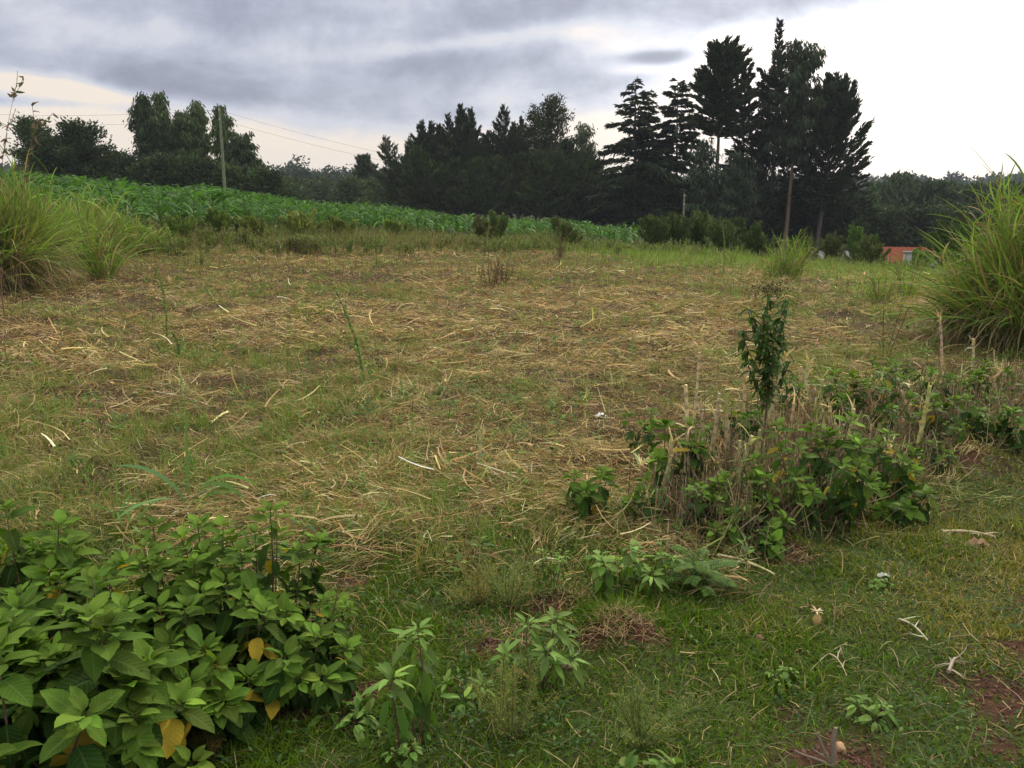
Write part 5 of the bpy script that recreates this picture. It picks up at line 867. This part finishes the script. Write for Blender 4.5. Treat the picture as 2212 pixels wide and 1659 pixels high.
        mb = MB(); tubes(mb, P, R, np.array(c), 6); n = 6; blades(mb, P[rng.integers(1, 9, n)], rng.uniform(0, TAU, n), rng.normal(.1, .2, n), rng.uniform(.04, .10, n), np.full(n, w_ * .6), cvar(c, n), 4, rng.normal(0, .6, n), rng.normal(-.3, .4, n), rng.normal(0, .7, n))
        o = mb.build('lying_stalk', M_CANE); o.location = g0; tag(o, lb, 'stalk')
    # forked stick
    g = ground(1792, 1652); e = empty('forked_stick', g, 'weathered forked stick poking up from the red earth at the bottom', 'stick'); mb = MB()
    for (x0, z0, x1, z1, r0) in [(.005, -.02, .014, .115, .010), (.0, -.01, -.035, .10, .005), (0, 0, -.10, .04, .005), (0, .01, -.05, .05, .004)]:
        t = np.linspace(0, 1, 6); tubes(mb, np.stack([x0 + (x1 - x0) * t + .004 * np.sin(t * 6), .01 * t, z0 + (z1 - z0) * t], -1), r0 * (1 - .4 * t), np.array([.24, .18, .14]), 7)
    mb.build('branches', M_WOOD, e, True)
    # stones and husk
    def lump(px, py, s, c, lb, name, cat, seed, lift=.3):
        g = ground(px, py); r_ = np.random.default_rng(seed); nu, nv = 14, 9; V = []
        ph = r_.uniform(0, 6, 6)
        for i in range(nv + 1):
            for j in range(nu):
                th = math.pi * i / nv; f = TAU * j / nu; rr_ = 1 + .16 * math.sin(2 * f + ph[0]) * math.sin(th) + .12 * math.sin(3 * f + ph[1] + th * 2) * math.sin(th) + .08 * math.cos(3 * th + ph[2])
                rr_ *= 1 + .13 * math.sin(5 * f + 3 * th + ph[3]) * math.sin(th) + .10 * math.sin(4 * f - 5 * th + ph[4]) * math.sin(th)
                V.append((rr_ * math.sin(th) * math.cos(f) * s[0], rr_ * math.sin(th) * math.sin(f) * s[1], rr_ * math.cos(th) * s[2]))
        mb = MB(); mb.add(V, [[i * nu + j, (i + 1) * nu + j, (i + 1) * nu + (j + 1) % nu, i * nu + (j + 1) % nu] for i in range(nv) for j in range(nu)], np.array(c)); o = mb.build(name, M_STONE); o.location = g + [0, 0, s[2] * lift * .5]; o.rotation_euler = (ph[0], ph[1] * .2, ph[2]); tag(o, lb, cat); return o
    lump(1640, 1382, (.018, .016, .014), (.30, .17, .11), 'small brown stone in the grass left of the husk', 'stone', 'stone', 1, .7)
    lump(1815, 1618, (.017, .016, .013), (.42, .26, .13), 'tan stone on the red earth beside the forked stick', 'stone', 'stone', 2, .7)
    lump(1222, 1440, (.02, .018, .015), (.25, .17, .12), 'half buried brown stone below the umbrella shaped herb', 'stone', 'stone', 3, .5)
    g = ground(1762, 1350); e = empty('maize_husk', g, 'tan maize husk standing upright in the right hand grass', 'husk'); mb = MB(); t = np.linspace(0, 1, 9); tubes(mb, np.stack([.004 * np.sin(t * 3), 0 * t, t * .062], -1), np.array([.007, .012, .015, .016, .015, .012, .009, .008, .006]), np.array([.55, .36, .15]), 9); mb.build('body', M_CANE, e, True)
    mb = MB(); n = 9; blades(mb, np.tile([0, 0, .055], (n, 1)).astype(float), rng.uniform(0, TAU, n), rng.normal(1.0, .3, n), np.full(n, .03), np.full(n, .008), cvar((.62, .52, .32), n), 4, 0, -rng.uniform(.5, 2, n)); mb.build('frill', M_STRAW, e)
    # curved bark strip
    g = ground(1070, 1462); g1 = ground(1150, 1480); mb = MB(); t = np.linspace(0, 1, 12); P = np.stack([(g1 - g)[0] * t, (g1 - g)[1] * t, .025 + .03 * np.sin(t * np.pi)], -1)[None]; ribbons(mb, P, np.full((1, 12), .014) * (1 - .3 * t), np.array([[0., .5, .86]]), np.array([[.42, .27, .13]])); ribbons(mb, P - [0, 0, .002], np.full((1, 12), .014), np.array([[0., .5, .86]]), np.array([[.36, .22, .10]])); o = mb.build('bark_strip', M_STRAW); o.location = g; tag(o, 'curved tan bark strip in the grass at the bottom centre', 'bark')
    # scraps
    for (px, py, s, c, lb, nm) in [(1300, 903, .05, (.75, .74, .72), 'crumpled white plastic scrap in the straw of mid field', 'plastic_scrap'), (1205, 830, .06, (.03, .03, .04), 'crumpled black scrap in the middle of the field', 'plastic_scrap'), (1908, 1250, .028, (.48, .52, .42), 'pale curled leaf lying on the right hand grass', 'fallen_leaf'), (2110, 1182, .06, (.28, .17, .10), 'dry brown leaf under the stalk near the right edge', 'fallen_leaf'), (655, 880, .05, (.33, .2, .1), 'brown curled leaf standing out in the left straw', 'fallen_leaf')]:
        g = ground(px, py); u, v = np.meshgrid(np.linspace(-1, 1, 9), np.linspace(-1, 1, 7)); r_ = np.random.default_rng(int(px)); sh = 1 - .35 * np.abs(v); z = .35 * np.abs(r_.normal(0, 1, u.shape)) * .5 + .35 * (1 - u * u)
        V = np.stack([u * sh * s, v * s * .5, z * s * .8 + .012], -1); i = np.arange(6)[:, None] * 9; j = np.arange(8)[None]; mb = MB(); mb.add(V, np.stack([i + j, i + j + 1, i + j + 10, i + j + 9], -1), np.array(c)); o = mb.build(nm, M_PLAIN if nm[0] == 'p' else M_STRAW, smooth=nm[0] == 'f'); o.location = g; tag(o, lb, 'scrap' if nm[0] == 'p' else 'fallen leaf')
stalks()

# dead tangle under the hedge row
def tangle():
    mb = MB(); ml = MB()
    for (x0, y0, x1, y1, n) in [(1440, 1150, 1800, 1090, 900), (1500, 1050, 1850, 990, 1000), (1600, 960, 2000, 900, 900), (1800, 1050, 2000, 990, 500), (1950, 960, 2300, 900, 900), (1850, 900, 2300, 840, 800)]:
        a = ground(x0, y0); b_ = ground(x1, y1); t = rng.random(n)[:, None]; p = a * (1 - t) + b_ * t; x = p[:, 0] + rng.normal(0, .12, n); y = p[:, 1] + rng.normal(0, .16, n)
        P, S = paths(P3(x, y, -.01), rng.uniform(0, TAU, n), rng.normal(1.1, .35, n), rng.uniform(.08, .34, n), 5, rng.normal(0, .5, n), rng.normal(-.1, .4, n))
        tubes(mb, P, np.linspace(.0028, .0014, 5)[None] * rng.uniform(.6, 1.4, (n, 1)), pick([(.15, .10, .065), (.27, .19, .11), (.46, .36, .20)], n, [.35, .35, .3]), 3)
        m = int(n * 1.3); i = rng.integers(0, n, m); j = rng.integers(1, 5, m); leaves(ml, LEAF_LO, P[i, j] + rng.normal(0, .012, (m, 3)), rng.normal(0, 1, (m, 3)), rng.normal(0, 1, (m, 3)) + [0, 0, 1.], rng.uniform(.012, .04, m), pick([(.075, .14, .03), (.11, .19, .045), (.24, .17, .08), (.19, .22, .07)], m, [.38, .26, .2, .16]))
    ms = MB()
    for (x0, y0, x1, y1, n) in [(1440, 1130, 1800, 1080, 260), (1500, 1040, 1850, 980, 340), (1600, 960, 2000, 900, 340), (1950, 950, 2300, 890, 260), (1850, 900, 2300, 830, 260)]:
        a = ground(x0, y0); b_ = ground(x1, y1); t = rng.random(n)[:, None]; p = a * (1 - t) + b_ * t; x = p[:, 0] + rng.normal(0, .1, n); y = p[:, 1] + rng.normal(0, .16, n)
        blades(ms, P3(x, y, -.01), rng.uniform(0, TAU, n), rng.normal(1.15, .4, n), rng.uniform(.08, .32, n), rng.uniform(.005, .013, n), pick([(.48, .37, .19), (.36, .25, .13), (.58, .49, .28), (.25, .17, .09)], n), 5, rng.normal(0, .5, n), rng.normal(-.7, .8, n), rng.normal(0, .8, n), lambda q: 1 - .6 * q)
    tag(ms.build('dry_sheaths', M_STRAW), 'torn dry leaf sheaths hanging in the row of cut stalks', 'dry leaves', kind='stuff')
    tag(mb.build('twig_tangle', M_CANE), 'tangle of thin dead twigs at the foot of the row of stalks', 'twigs', kind='stuff')
    tag(ml.build('undergrowth', M_LEAF2), 'small leaves growing through the twigs of the row', 'undergrowth', kind='stuff')
tangle()

# ------------------------------------------------------------------ thin evening haze
def haze():
    mb = MB(); box(mb, (0, 0, 8), (1800, 1800, 42), (1, 1, 1)); m = bpy.data.materials.new('haze'); m.use_nodes = True; t = m.node_tree; t.nodes.clear()
    o = t.nodes.new('ShaderNodeOutputMaterial'); v = t.nodes.new('ShaderNodeVolumePrincipled'); v.inputs['Density'].default_value = .00035; v.inputs['Color'].default_value = (.80, .86, 1, 1); t.links.new(v.outputs[0], o.inputs['Volume'])
    tag(mb.build('haze', m), 'thin bluish haze over the distant hills', 'haze', kind='stuff')
haze()
